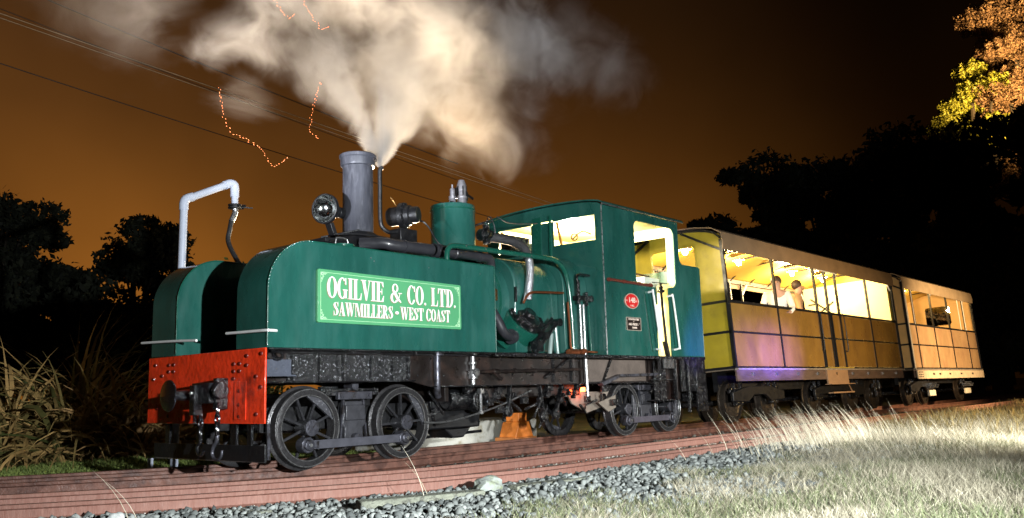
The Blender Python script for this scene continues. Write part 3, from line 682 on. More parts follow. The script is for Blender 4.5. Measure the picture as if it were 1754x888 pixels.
# --- dome and safety valves
mb = MB(); mb.lathe((3.62, 1.1, 2.42), (0, 0, 1), [(.36, 0), (.32, .05), (.302, .10), (.302, .755), (.297, .775), (.28, .782), (0, .785)], 56); dm = mb.build('steam_dome', GREEN, loco)
mb = MB(); mb.lathe((3.62, 1.1, 2.42), (0, 0, 1), [(.303, .70), (.308, .702), (.308, .72), (.303, .722)], 56); mb.build('dome_band', GREEN2, dm)
mb = MB(); mb.lathe((3.52, 1.0, 3.2), (0, 0, 1), [(.075, 0), (.075, .015), (.05, .02), (.04, .06), (.05, .065), (.05, .11), (.032, .115), (.036, .20), (.03, .215), (.012, .22), (.012, .27), (0, .27)], 20); v1 = mb.build('safety_valve', mat('valve_metal', (.30, .29, .31), .38, .6, .4, 14, .2, 40), dm)
mb = MB(); mb.bar((3.56, 1.0, 3.24), (3.60, 1.0, 3.44), .035, .02); mb.bar((3.44, .96, 3.215), (3.68, .96, 3.215), .012, .03); mb.build('valve_lever', BLACKM, v1)
mb = MB(); mb.lathe((3.70, 1.0, 3.2), (0, 0, 1), [(.095, 0), (.095, .02), (.07, .03), (.062, .10), (.075, .105), (.075, .13), (.062, .135), (.058, .20), (.066, .205), (.066, .29), (.05, .33), (.04, .36), (0, .365)], 24); v2 = mb.build('safety_valve', mat('valve_metal', (0, 0, 0)), dm, label='larger safety valve with a wide cap')
for i in range(6):
    t = 2*PI*i/6; mb = MB(); mb.box(3.70+.066*math.cos(t)-.006, 3.70+.066*math.cos(t)+.006, 1+.066*math.sin(t)-.006, 1+.066*math.sin(t)+.006, 3.34, 3.47); mb.build('valve_rib', BLACKM, v2)
mb = MB(); mb.lathe((3.84, 1.08, 3.2), (0, 0, 1), [(.06, 0), (.05, .02), (.035, .10), (.05, .12), (.05, .22), (.02, .26), (0, .26)], 16); mb.bar((3.83, 1.05, 3.40), (3.98, 1.05, 3.35), .015, .03); mb.build('safety_valve', BLACKM, dm, label='dark small valve behind the large one')
# --- turret, lagged pipe, foil
tu = MB(); tu.cyl((3.85, .82, 2.80), (4.08, .82, 2.80), .085, n=16, bev=.012); tu.cyl((3.98, .82, 2.68), (3.98, .82, 2.95), .05, n=14); tu.lathe((3.93, .80, 2.80), (0, -1, 0), [(.10, 0), (.10, .03), (.07, .035), (.06, .10), (0, .10)], 16)
tu.bar((3.9, .95, 2.95), (4.12, .9, 3.03), .012, .03); tu.torus((4.14, .9, 3.05), (0, 1, 0), .04, .008, 16, 6); tur = tu.build('turret', BLACK, loco)
mb = MB(); mb.tube([(4.02, .80, 2.78), (4.16, .72, 2.76), (4.26, .55, 2.70), (4.30, .42, 2.60), (4.30, .36, 2.46)], .062, 14, 6); lp = mb.build('lagged_pipe', TAPE, loco)
mb = MB(); mb.tube([(4.305, .355, 2.48), (4.30, .33, 2.30), (4.27, .33, 2.10), (4.245, .34, 1.90)], .055, 16, 5); mb.tube([(4.15, .3, 1.98), (4.10, .3, 1.86)], .006, 5, 1)
mb.build('foil_wrap', FOIL, lp)
mb = MB(); mb.box(4.25, 4.95, .86, 1.0, 2.78, 2.88); mb.box(4.5, 4.98, .84, 1.02, 2.66, 2.80)
for i in range(6): mb.ball((4.3+i*.12, .85, 2.83), .022, 8)
mb.build('valve_block', BLACK, loco, bev=.006)
mb = MB(); mb.tube([(4.3, .9, 3.12), (4.5, .9, 3.07), (4.8, .9, 3.08), (5.2, .9, 3.14)], .008, 6, 4); mb.tube([(4.16, .9, 3.10), (4.24, .9, 2.98), (4.25, .9, 2.84)], .008, 6, 3); mb.build('thin_pipe', STEELD, loco)
# --- green pipe bent over the tank and down to the footplate
mb = MB(); mb.tube([(2.64, .25, 2.21), (2.64, .25, 2.32), (2.66, .25, 2.40), (2.74, .25, 2.452), (3.0, .25, 2.464), (3.65, .25, 2.47), (4.55, .25, 2.478), (4.78, .25, 2.455), (4.94, .25, 2.36), (5.02, .25, 2.20), (5.06, .25, 1.95), (5.09, .25, 1.6), (5.10, .25, 1.20)], .034, 14, 6)
gpipe = mb.build('green_feed_pipe', GREEN2, loco)
for p, a in (((2.64, .25, 2.215), (0, 0, 1)), ((5.1, .25, 1.64), (0, 0, 1)), ((5.1, .25, 1.25), (0, 0, 1))):
    mb = MB(); mb.lathe(p, a, [(.034, 0), (.055, 0), (.055, .02), (.034, .02)], 12); mb.build('pipe_flange', STEEL if p[0] < 3 else GREEN2, gpipe)
for xx in (2.95, 3.3, 4.2):
    mb = MB(); mb.ball((xx, .215, 2.47), .010, 8); mb.build('pipe_stud', STEEL, gpipe)
# --- feed clack column against the casing
mb = MB(); mb.tube([(5.20, .22, 2.22), (5.20, .22, 2.26), (5.24, .22, 2.30), (5.32, .22, 2.31), (5.50, .22, 2.31)], .020, 10, 4); mb.box(5.14, 5.42, .16, .26, 1.93, 2.00); mb.cyl((5.19, .2, 1.88), (5.19, .2, 2.22), .028, n=12)
mb.cyl((5.38, .2, 1.86), (5.38, .2, 2.06), .026, n=12); mb.lathe((5.46, .18, 1.97), (0, -1, 0), [(.05, 0), (.05, .02), (.01, .025)], 12); iv = mb.build('injector', BLACK, loco, bev=.004)
for xx in (5.22, 5.30):
    mb = MB(); mb.cyl((xx, .2, 1.22), (xx+.0, .2, 1.88), .017, n=10); mb.build('sight_tube', STEEL, iv)
mb = MB(); mb.tube([(5.42, .2, 1.90), (5.43, .2, 1.5), (5.45, .2, 1.20)], .012, 8, 3); mb.build('thin_pipe', GREEN2, iv)
mb = MB(); mb.tube([(4.98, .23, 1.9), (4.99, .22, 1.5), (5.0, .22, 1.27), (5.08, .2, 1.22), (5.25, .2, 1.22), (5.55, .16, 1.21)], .016, 8, 4); mb.lathe((5.25, .2, 1.18), (0, 0, 1), [(.0, 0), (.06, .0), (.075, .03), (.06, .07), (0, .08)], 14); mb.lathe((4.92, .2, 1.20), (1, 0, 0), [(0, 0), (.05, 0), (.05, .2), (0, .2)], 12); mb.build('copper_drain', COPPER, iv)
mb = MB(); mb.cyl((5.26, .16, .60), (5.24, .16, 1.22), .026, n=12); mb.build('bright_column', STEEL, iv)
mb = MB(); mb.cyl((4.70, .22, 1.17), (4.66, .22, 1.62), .022, n=12); mb.cyl((4.55, .24, 1.17), (4.60, .24, 1.45), .03, n=12); mb.build('white_pipe', mat('pale_grey_pipe', (.28, .36, .34), .25, .3), iv)
# --- cylinder unit
ca = Vector((.06, -.74, .64)).normalized(); c0 = Vector((4.26, .74, 1.38))
mb = MB(); mb.lathe(c0, ca, [(0, -.08), (.22, -.06), (.30, .03), (.30, .40), (0, .40)], 44); cy = mb.build('cylinder', GREEN2, loco)
mb = MB(); mb.lathe(c0+ca*.40, ca, [(.27, 0), (.27, .035), (.21, .045), (.19, .09), (.10, .11), (.08, .15), (0, .15)], 36); cc = mb.build('cylinder_cover', GREASE, cy)
d_, a_, b_ = MB()._frame(ca)
for i in range(10):
    t = 2*PI*i/10; p = c0+ca*.435+(a_*math.cos(t)+b_*math.sin(t))*.235
    mb = MB(); mb.cyl(p, p+ca*.035, .020, n=6); mb.build('cover_bolt', GREASE, cc)
mb = MB(); mb.tube([(3.62, .42, 1.72), (3.70, .40, 1.60), (3.78, .38, 1.46), (3.90, .40, 1.41), (4.08, .45, 1.40)], .062, 14, 5); mb.lathe((3.96, .42, 1.405), (1, .1, 0), [(.062, 0), (.10, 0), (.10, .03), (.085, .03), (.085, .08), (.062, .08)], 20); mb.build('exhaust_elbow', PIPEB, cy)
mb = MB(); mb.cyl((3.46, .28, 1.83), (3.46, .28, 1.98), .075, n=20, bev=.008); mb.cyl((3.48, .28, 1.66), (3.47, .28, 1.83), .022, n=10); mb.bar((3.50, .26, 1.65), (3.44, .26, 1.55), .012, .012); mb.build('lubricator', BRASS, cy)
mb = MB(); mb.tube([(4.10, .30, 1.84), (4.16, .29, 1.93), (4.26, .28, 1.99), (4.5, .28, 2.01), (4.95, .28, 2.03)], .017, 8, 5); mb.build('oil_pipe', COPPER, cy)
mb = MB(); rl = random.Random(3)
for i in range(44):
    t = rl.uniform(0, 2*PI); q = math.sqrt(rl.random())*.30; p = c0+ca*.455+(a_*math.cos(t)+b_*math.sin(t))*q
    mb.ball(p, rl.uniform(.025, .05), 8, (1.1, .8, .8))
mb.build('cover_lagging', GREASE, cy)
vg = MB()
for p0, p1, w in (((4.72, .22, 1.62), (4.15, .18, 1.17), .035), ((4.62, .24, 1.66), (4.22, .22, 1.32), .02)): vg.cyl(p0, p1, w, n=10)
vg.box(4.18, 4.30, .14, .26, 1.20, 1.34); vg.cyl((4.42, .16, 1.42), (4.42, .3, 1.42), .05, n=12); vg.cyl((4.68, .14, 1.60), (4.68, .28, 1.60), .055, n=12)
vg.build('valve_gear', GREASE, cy)
mb = MB(); mb.cyl((4.02, .35, 1.86), (4.02, .35, 2.06), .012, n=8); mb.build('thin_rod', BLACKM, cy)

# --- frames
fr = MB(); fr.prism([(.05, .845), (2.0, .845), (2.35, .77), (7.6, .77), (7.6, 1.15), (.05, 1.15)], 'xz', .25, .275); fr.prism([(.05, .845), (2.0, .845), (2.35, .77), (7.6, .77), (7.6, 1.15), (.05, 1.15)], 'xz', 1.925, 1.95)
fr.box(.0, .05, .1, 2.1, .5, 1.15); fr.box(2.6, 2.66, .28, 1.92, .6, 1.1); fr.box(7.6, 7.68, .1, 2.1, .5, 1.15); fr.box(3.3, 5.4, .5, 1.7, .62, 1.2)
frame = fr.build('main_frame', FRAMEP, loco, bev=.004)
mb = MB(); mb.box(.03, 2.05, .18, .255, .835, .852); mb.box(.03, 5.5, .17, .255, 1.125, 1.150); mb.box(2.35, 7.5, .20, .255, .765, .780); mb.build('frame_angle', GREASE, frame)
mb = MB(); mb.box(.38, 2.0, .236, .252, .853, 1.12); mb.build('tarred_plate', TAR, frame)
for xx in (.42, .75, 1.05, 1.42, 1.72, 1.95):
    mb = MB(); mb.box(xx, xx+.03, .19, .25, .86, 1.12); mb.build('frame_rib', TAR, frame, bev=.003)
for i in range(34):
    xx = .5+i*.205; mb = MB(); mb.ball((xx, .245, 1.095 if i % 2 else .90), .014, 8, (1, .6, 1)); mb.build('frame_rivet', BLACK, frame)
fp = MB(); fp.box(.02, 8.34, .0, 2.2, 1.150, 1.163); fp.box(3.2, 8.34, -.02, .02, 1.12, 1.166); fp.build('footplate', BLACK, loco, bev=.003)
for i in range(24):
    mb = MB(); mb.ball((3.3+i*.21, -.02, 1.143), .010, 8); mb.build('plate_rivet', STEELD, frame)
# drain pipe and cock under the tank
mb = MB(); mb.lathe((2.42, .22, 1.15), (0, 0, -1), [(.075, 0), (.075, .02), (.04, .025), (.038, .20)], 18); mb.tube([(2.42, .22, .96), (2.42, .22, .82), (2.44, .24, .72), (2.48, .27, .66)], .037, 12, 4); mb.build('drain_down_pipe', STEELD, loco)
mb = MB(); mb.lathe((3.02, .22, 1.16), (0, 0, -1), [(.06, 0), (.06, .02), (.03, .025), (.03, .10), (.05, .10), (.05, .13), (.035, .14), (.035, .2), (.06, .21), (.06, .30), (.03, .31), (.03, .37), (.012, .38)], 18); mb.lathe((3.02, .2, .93), (0, -1, 0), [(.05, 0), (.05, .05), (.02, .06), (0, .06)], 14); mb.build('drain_cock', STEEL, loco)
mb = MB(); mb.tube([(3.06, .17, .94), (3.5, .16, .945), (4.2, .16, .955), (5.15, .16, .97)], .020, 10, 3); mb.lathe((3.3, .16, .94), (1, 0, 0), [(.03, 0), (.035, .02), (.035, .10), (.03, .12)], 12); mb.tube([(3.34, .16, .93), (3.42, .16, .87), (3.47, .16, .85)], .024, 8, 3)
for xx in (3.7, 4.1, 4.5): mb.lathe((xx, .16, .95), (1, 0, 0), [(.02, 0), (.032, 0), (.032, .04), (.02, .04)], 12)
mb.build('drain_linkage', FRAMEP, loco)
# --- bogies
def make_wheel(r, near=True, spokes=8, cw_ang=60, crank=True):
    """wheel centred at origin, axis y, outer face towards -y"""
    global OFF; sv = OFF; OFF = Vector((0, 0, 0))
    mb = MB(); mb.lathe((0, 0, 0), (0, 1, 0), [(r-.075, 0), (r-.02, -.002), (r, .008), (r+.004, .095), (r+.032, .105), (r+.032, .122), (r+.015, .13), (r-.06, .13), (r-.075, .12), (r-.075, 0)], 56); w = mb.build('wheel', mat('tyre_steel', (.050, .048, .050), .3, .5, .3, 9, .25, 60, 0, .12, col2=(.03, .028, .028), mask=(.54, .66), mscale=22), None)
    mb = MB(); mb.torus((0, .001, 0), (0, 1, 0), r-.008, .006, 56, 6); mb.torus((0, .0, 0), (0, 1, 0), r-.066, .005, 56, 6); mb.build('rim_edge', STEEL, w)
    mb = MB(); mb.lathe((0, 0, 0), (0, 1, 0), [(0, -.055), (.075, -.055), (.085, -.045), (.085, .12), (0, .12)], 28)
    for i in range(spokes):
        t = 2*PI*(i+.5)/spokes; mb.bar((.07*math.cos(t), .045, .07*math.sin(t)), ((r-.068)*math.cos(t), .045, (r-.068)*math.sin(t)), .024, .026, (0, 1, 0))
    mb.build('spokes', mat('spoke_grey', (.032, .032, .036), .3, .3, .4, 12, .3, 60, .3, .1), w)
    mb = MB(); mb.lathe((0, 0, 0), (0, -1, 0), [(.082, .054), (.082, .060), (.05, .064), (.05, .070), (0, .070)], 24); mb.build('hub_cap', STEELD, w)
    a0, a1 = R(cw_ang-48), R(cw_ang+34); rr = r-.07
    pts = [(rr*math.cos(a0+(a1-a0)*i/12), rr*math.sin(a0+(a1-a0)*i/12)) for i in range(13)]
    mb = MB(); mb.prism(pts, 'xz', .012, .05); mb.build('counterweight', mat('speckled_weight', (.07, .07, .08), .4, .3, .3, 10, .3, 60, .2, .1, col2=(.3, .3, .32), mask=(.56, .64), mscale=45), w, bev=.004)
    OFF = sv; return w
def place_wheel(w, x, y, z, rot, flip, parent, first):
    o = w if first else copy_tree(w)
    o.parent = parent; o.location = Vector((x, y, z))-LOC; o.rotation_euler = (0, rot, PI if flip else 0)
    return o
w0 = make_wheel(.395)
first = True
for x, rot in ((.776, 0), (2.070, .35), (6.56, .9), (7.80, 1.2)):
    place_wheel(w0, x, .41, .385, rot, False, loco, first); first = False
    place_wheel(w0, x, 1.79, .385, rot+1.3, True, loco, False)
    mb = MB(); mb.cyl((x, .5, .385), (x, 1.7, .385), .06, n=16); mb.build('axle', BLACK, loco)
CR = (-.092, -.165)
for xa, xb in ((.776, 2.070), (6.56, 7.80)):
    ya = .315
    m_ = mat('rod_grey', (.10, .10, .12), .42, .4, .3, 9, .15, 40) if xa < 1 else mat('rod_purple_grey', (.10, .09, .11), .42, .4, .3, 9, .15, 40)
    mb = MB(); mb.bar((xa+CR[0]+.05, ya, .385+CR[1]), (xb+CR[0]-.05, ya, .385+CR[1]), .030, .088, (0, 0, 1)); rod = mb.build('coupling_rod', m_, loco, bev=.005)
    for xx in (xa, xb):
        mb = MB(); mb.lathe((xx+CR[0], ya+.03, .385+CR[1]), (0, -1, 0), [(0, -.05), (.078, -.05), (.078, .055), (.070, .062), (.055, .062), (.055, .085), (.046, .093), (0, .093)], 28); pin = mb.build('crank_boss', STEELD, rod)
        mb = MB(); mb.cyl((xx+CR[0], ya-.06, .385+CR[1]), (xx+CR[0], ya-.075, .385+CR[1]), .018, n=10); mb.build('pin_nut', STEEL, pin)
    mb = MB(); mb.bar((xa+CR[0]+.02, ya-.022, .385+CR[1]), (xa+CR[0]+.13, ya-.022, .385+CR[1]), .012, .07); mb.build('rod_strap', STEELD, rod)
    # bogie frame + spring hanger between the wheels
    cx_ = (xa+xb)/2-.07
    bg_ = MB(); bg_.box(xa-.45, xb+.45, .60, .64, .36, .60); bg_.box(xa-.45, xb+.45, 1.56, 1.60, .36, .60); bg_.box(cx_-.35, cx_+.35, .55, 1.7, .58, .74); bf_ = bg_.build('bogie_frame', BLACKM, loco, bev=.006)
    sp = MB(); sp.prism([(cx_-.13, .16), (cx_+.13, .16), (cx_+.12, .36), (cx_+.16, .40), (cx_+.115, .64), (cx_-.115, .64), (cx_-.16, .40), (cx_-.12, .36)], 'xz', .40, .52); sp.build('axlebox_guide', mat('grimy_casting', (.045, .045, .052), .45, .2, .35, 8, .35, 30, .2), bf_, bev=.012)
    sp = MB(); sp.bar((cx_-.23, .40, .70), (cx_+.23, .40, .70), .06, .085); sp.build('equaliser', STEELD, bf_, bev=.008)
    for s_ in (-1, 1):
        sp = MB(); sp.cyl((cx_+s_*.19, .36, .70), (cx_+s_*.19, .44, .70), .022, n=12); sp.build('equaliser_bolt', STEELD, bf_)
        sp = MB(); sp.bar((cx_+s_*.13, .42, .68), (cx_+s_*.18, .42, .20), .02, .03, (0, 1, 0)); sp.build('guide_leg', STEELD, bf_)
    sp = MB(); sp.box(cx_-.42, cx_+.36, .42, .50, .745, .775); sp.box(cx_-.42, cx_-.2, .42, .48, .775, .80); sp.box(cx_-.36, cx_-.12, .42, .50, .70, .745); sp.box(cx_+.12, cx_+.36, .42, .50, .70, .745); sp.build('leaf_spring', BLACK, bf_, bev=.005)
    sp = MB(); sp.cyl((cx_+.0, .38, .80), (cx_+.0, .52, .80), .045, n=18); sp.lathe((cx_-.02, .46, .825), (0, 0, 1), [(.14, 0), (.14, .012), (0, .014)], 20); sp.build('roller', STEELD, bf_)
    sp = MB(); sp.cyl((cx_, .38, .25), (cx_, .33, .25), .055, n=20); sp.build('guide_boss', STEELD, bf_)
    sp = MB(); sp.box(cx_-.13, cx_+.13, .37, .41, .44, .60); sp.build('cast_pad', mat('grimy_casting', (0, 0, 0)), bf_, bev=.01)
# brake pull rod & clutter between bogies
mb = MB(); mb.tube([(2.36, .38, .37), (2.7, .38, .36), (3.15, .38, .42), (3.7, .38, .53), (4.3, .38, .70)], .012, 8, 4); mb.build('pull_rod', STEEL, loco)
mb = MB(); mb.tube([(2.7, 1.3, .13), (4.3, 1.3, .17)], .02, 8, 1); mb.build('brake_shaft', BLACKM, loco)
ut = MB(); ut.box(2.75, 3.7, .75, 1.5, .26, .62); ut.prism([(3.2, .26), (3.7, .26), (3.55, .13), (3.35, .13)], 'xz', .9, 1.3); ut.build('ash_hopper', BLACKM, loco, bev=.02)
mb = MB(); mb.lathe((2.95, .62, .62), (1, 0, 0), [(0, 0), (.11, 0), (.13, .03), (.13, .36), (.11, .40), (0, .40)], 24); mb.lathe((3.40, .6, .60), (0, -1, 0), [(0, 0), (.14, 0), (.15, .02), (.15, .16), (0, .18)], 24); mb.build('brake_cylinder', BLACK, loco)
mb = MB(); mb.cyl((3.32, .38, .46), (3.32, .38, .70), .02, n=10); mb.box(3.29, 3.35, .35, .41, .68, .74); mb.box(3.30, 3.34, .36, .40, .43, .47); mb.build('valve_spindle', STEEL, loco)
cl = MB()
rr_ = random.Random(5)
for i in range(46):
    x = rr_.uniform(2.4, 6.2); z = rr_.uniform(.45, .76); y = rr_.uniform(.32, .5)
    k = rr_.random()
    cl = MB()
    if k < .4: cl.bar((x, y, z), (x+rr_.uniform(-.3, .3), y+.05, z-rr_.uniform(.05, .3)), .02+.02*rr_.random(), .03); nm_ = 'brake_lever'
    elif k < .7: cl.cyl((x, y, z), (x, y-.06, z), rr_.uniform(.02, .05), n=12); nm_ = 'pivot_boss'
    else: cl.box(x-.06, x+.06, y, y+.06, z-.05, z+.04); nm_ = 'bracket'
    cl.build(nm_, BLACK, loco, bev=.004)
for i, (p0, p1) in enumerate((((4.45, .36, .78), (4.52, .36, .35)), ((4.95, .36, .80), (4.78, .36, .38)), ((3.85, .36, .78), (3.80, .36, .45)))):
    mb = MB(); p0 = Vector(p0); p1 = Vector(p1); mb.bar(p0, p1, .03, .065, (0, 1, 0)); mb.lathe(p1+Vector((0, .02, 0)), (0, -1, 0), [(0, 0), (.075, 0), (.075, .05), (.035, .055), (.035, .07), (0, .07)], 18); mb.build('brake_hanger', BLACK, loco, bev=.004)
# firebox ashpan with fire showing
ap = MB(); ap.prism([(5.25, .62), (6.35, .66), (6.2, .45), (5.7, .36), (5.35, .50)], 'xz', .50, .53); ap.box(5.2, 6.3, .52, 1.7, .60, .66); ap.build('ashpan', mat('warm_grey_plate', (.20, .17, .14), .5, .2, .3, 6, .3, 20), loco, bev=.004)
mb = MB(); mb.box(5.50, 5.66, .488, .497, .665, .725); fire = mb.build('fire_opening', FIRE, loco)
fl = bpy.data.lights.new('ashpan_fire', 'POINT'); fl.energy = 4; fl.color = (1, .12, .03); fl.shadow_soft_size = .04
flo = bpy.data.objects.new('ashpan_fire', fl); col.objects.link(flo); flo.location = (5.50, .40, .66)
mb = MB(); mb.prism([(5.85, .50), (6.30, .60), (6.30, .42), (6.1, .36)], 'xz', .40, .43); mb.build('damper_plate', mat('warm_grey_plate', (0, 0, 0)), loco)

# --- cab
cab_poly = [(5.55, 1.166), (6.93, 1.166), (6.93, 2.22)]
def rc(cx, cz, r, a0, a1, n=6): return [(cx+r*math.cos(R(a0+(a1-a0)*i/n)), cz+r*math.sin(R(a0+(a1-a0)*i/n))) for i in range(n+1)]
cab_poly += [(6.48, 2.23)]+rc(6.50, 2.33, .10, 270, 180)+rc(6.50, 3.11, .10, 180, 90)+rc(7.46, 3.11, .10, 90, 0)+rc(7.46, 2.36, .10, 0, -90)
cab_poly += [(7.32, 2.24), (7.32, 1.166), (8.34, 1.166), (8.34, 2.63), (8.32, 2.655), (7.78, 2.655), (7.72, 2.70), (7.70, 2.8), (7.70, 3.335), (5.55, 3.335)]
mb = MB(); mb.prism(cab_poly, 'xz', 0, .018); cside = mb.build('cab_side', GREEN, loco)
far_poly = [(5.55, 1.166), (8.34, 1.166), (8.34, 2.655), (7.70, 2.655), (7.70, 3.335), (5.55, 3.335)]
mb = MB(); mb.prism(far_poly, 'xz', 2.182, 2.2); cf = mb.build('cab_side', GREEN, loco, label='far side of the cab')
mb = MB(); mb.prism([(5.58, 1.2), (8.3, 1.2), (8.3, 2.6), (7.6, 2.6), (7.66, 3.3), (5.58, 3.3)], 'xz', 2.165, 2.178); mb.build('lining', CREAM, cf)
mb = MB(); mb.tube([(5.545, -.006, 1.17), (5.545, -.006, 3.33)], .009, 6, 1); mb.build('corner_angle', STEEL, cside)
mb = MB(); mb.tube([(8.335, -.006, 1.17), (8.335, -.006, 2.63)], .007, 6, 1); mb.build('corner_angle', GREEN2, cside)
mb = MB(); mb.tube([(3.2, -.004, 1.17), (3.2, -.004, 2.21), (3.2, .5, 2.212)], .007, 6, 1); mb.build('edge_bead', GREEN2, t1)
for i in range(9):
    mb = MB(); mb.ball((5.60, -.002, 1.3+i*.24), .008, 6); mb.build('cab_rivet', GREEN2, cside)
# front wall with two windows
cfw = MB(); x0, x1 = 5.532, 5.55
def wbox(y0, y1, z0, z1): cfw.box(x0, x1, y0, y1, z0, z1)
wbox(0, 2.2, 1.166, 2.83); wbox(0, .11, 2.83, 3.22); wbox(.87, 1.30, 2.83, 3.20); wbox(1.97, 2.2, 2.83, 3.22); wbox(.11, .87, 3.20, 3.22); wbox(1.30, 1.97, 3.20, 3.22)
cfw.prism([(0, 3.22), (2.2, 3.22), (2.2, 3.335)]+[(1.1+1.1*math.cos(R(a)), 3.335+.10*math.sin(R(a))) for a in range(10, 171, 10)]+[(0, 3.335)], 'yz', x0, x1)
fw = cfw.build('cab_front', GREEN, loco)
mb = MB(); mb.box(5.50, 5.535, .90, .93, 1.9, 3.3); mb.box(5.515, 5.535, 1.10, 1.25, 2.6, 3.3); mb.build('cab_front_seam', GREEN2, fw)
for y0, y1 in ((.11, .87), (1.30, 1.97)):
    mb = MB(); mb.box(5.538, 5.542, y0, y1, 2.83, 3.20); mb.build('window_pane', GLASS, fw)
    mb = MB(); mb.tube([(5.57, y0+.1, 2.93), (5.62, y0+.3, 3.0), (5.60, y0+.45, 2.9)], .012, 6, 3); mb.torus((5.60, y0+.42, 2.93), (1, .2, 0), .05, .01, 16, 6); mb.bar((5.6, y1-.1, 2.83), (5.6, y1-.02, 3.2), .03, .03); mb.build('cab_valve', BRASS, fw)
# roof
rf = MB(); prof = [(-.05, 3.325)]+[(1.1-1.15*math.cos(R(a)), 3.335+.115*math.sin(R(a))) for a in range(0, 181, 9)]+[(2.25, 3.325)]
prof2 = [(y, z+.022) for y, z in prof]
ring = prof+prof2[::-1]
rf.prism(ring, 'yz', 5.50, 7.80); cr_ = rf.build('cab_roof', GREEN, loco)
mb = MB(); mb.tube([(5.5, -.052, 3.335), (7.8, -.052, 3.335)], .012, 8, 1); mb.build('roof_gutter', STEEL, cr_)
mb = MB(); mb.prism([(1.1-1.08*math.cos(R(a)), 3.31+.10*math.sin(R(a))) for a in range(0, 181, 12)]+[(2.15, 3.29), (.05, 3.29)], 'yz', 5.56, 7.69); mb.build('roof_lining', CREAM, cr_)
# rear wall of cab & bunker
mb = MB(); mb.box(8.32, 8.34, .018, 2.182, 1.166, 2.655); mb.build('bunker_back', GREEN, loco)
mb = MB(); mb.box(7.68, 7.70, .018, .22, 2.2, 3.32); mb.box(7.68, 7.70, 1.98, 2.18, 2.2, 3.32); mb.box(7.68, 7.70, .22, 1.98, 3.12, 3.32); mb.box(7.68, 7.70, .22, 1.98, 1.17, 2.35); mb.box(7.68, 7.70, 1.02, 1.18, 2.35, 3.12); mb.build('cab_back', CREAM, loco)
# door post, handrails, cab rail
mb = MB(); mb.tube([(6.72, .0, 2.13), (6.72, -.07, 2.135), (6.73, -.08, 2.10), (6.87, -.08, 1.30), (6.87, -.07, 1.27), (6.87, .0, 1.27)], .016, 8, 3); mb.build('handrail', WHITE, cside)
mb = MB(); mb.tube([(7.26, .0, 2.10), (7.27, -.07, 2.105), (7.31, -.08, 2.07), (7.42, -.08, 1.34), (7.41, -.08, 1.29), (7.39, .0, 1.27)], .016, 8, 3); mb.build('handrail', WHITE, cside)
mb = MB(); mb.tube([(6.60, .01, 2.09), (6.60, -.02, 2.08), (6.72, -.02, 1.30), (6.76, -.01, 1.26)], .009, 6, 2); mb.build('thin_rail', GREEN2, cside)
mb = MB(); mb.cyl((5.60, -.035, 2.243), (6.78, -.035, 2.232), .022, n=12); [mb.lathe((xx, -.035, 2.24), (1, 0, 0), [(.022, 0), (.029, 0), (.029, .03), (.022, .03)], 12) for xx in (5.62, 6.0, 6.4, 6.72)]; mb.build('arm_rail', WOOD, cside)
mb = MB(); mb.tube([(7.05, -.02, 2.30), (7.06, -.02, 2.1), (7.10, -.01, 1.8), (7.16, 0, 1.4), (7.17, 0, 1.18)], .022, 8, 4); mb.lathe((7.05, -.02, 2.14), (0, 0, 1), [(.03, 0), (.06, .01), (.06, .04), (.03, .05), (.04, .09), (.02, .12)], 12); mb.bar((6.80, -.02, 2.29), (7.30, -.02, 2.30), .012, .012); mb.bar((7.2, .0, 1.16), (7.12, .0, 1.40), .07, .05, (0, 1, 0)); mb.build('brake_column', GREASE, cside)
mb = MB(); mb.box(6.95, 7.30, .30, .34, 1.17, 2.15); mb.build('cab_gate', mat('yellow_gate', (.50, .38, .05), .5), cside)
mb = MB(); mb.box(6.98, 7.42, .22, .55, 2.30, 2.42); mb.box(7.0, 7.40, .25, .52, 2.0, 2.30); mb.build('tool_locker', mat('pale_locker', (.62, .66, .55), .4), loco, bev=.01)
# cab fittings (dark shapes seen through the window)
cfx = MB(); cfx.box(7.55, 7.60, 1.1, 1.14, 2.35, 3.15); cfx.bar((7.45, 1.0, 2.35), (7.5, 1.0, 3.12), .03, .03); cfx.bar((7.3, .9, 2.35), (7.3, .9, 3.1), .02, .02); cfx.ball((7.35, .8, 2.62), .09, 12); cfx.tube([(7.2, .6, 2.58), (7.35, .7, 2.62), (7.55, .8, 2.55)], .04, 8, 3); cfx.bar((7.15, .6, 2.52), (7.65, .6, 2.50), .12, .03)
cfx.cyl((5.6, 1.1, 2.1), (5.9, 1.1, 2.1), .30, n=24); cfx.torus((5.95, .8, 2.75), (1, 0, 0), .10, .012); cfx.build('backhead_fittings', mat('dark_fittings', (.06, .03, .02), .4, .3, .3, 8), loco)
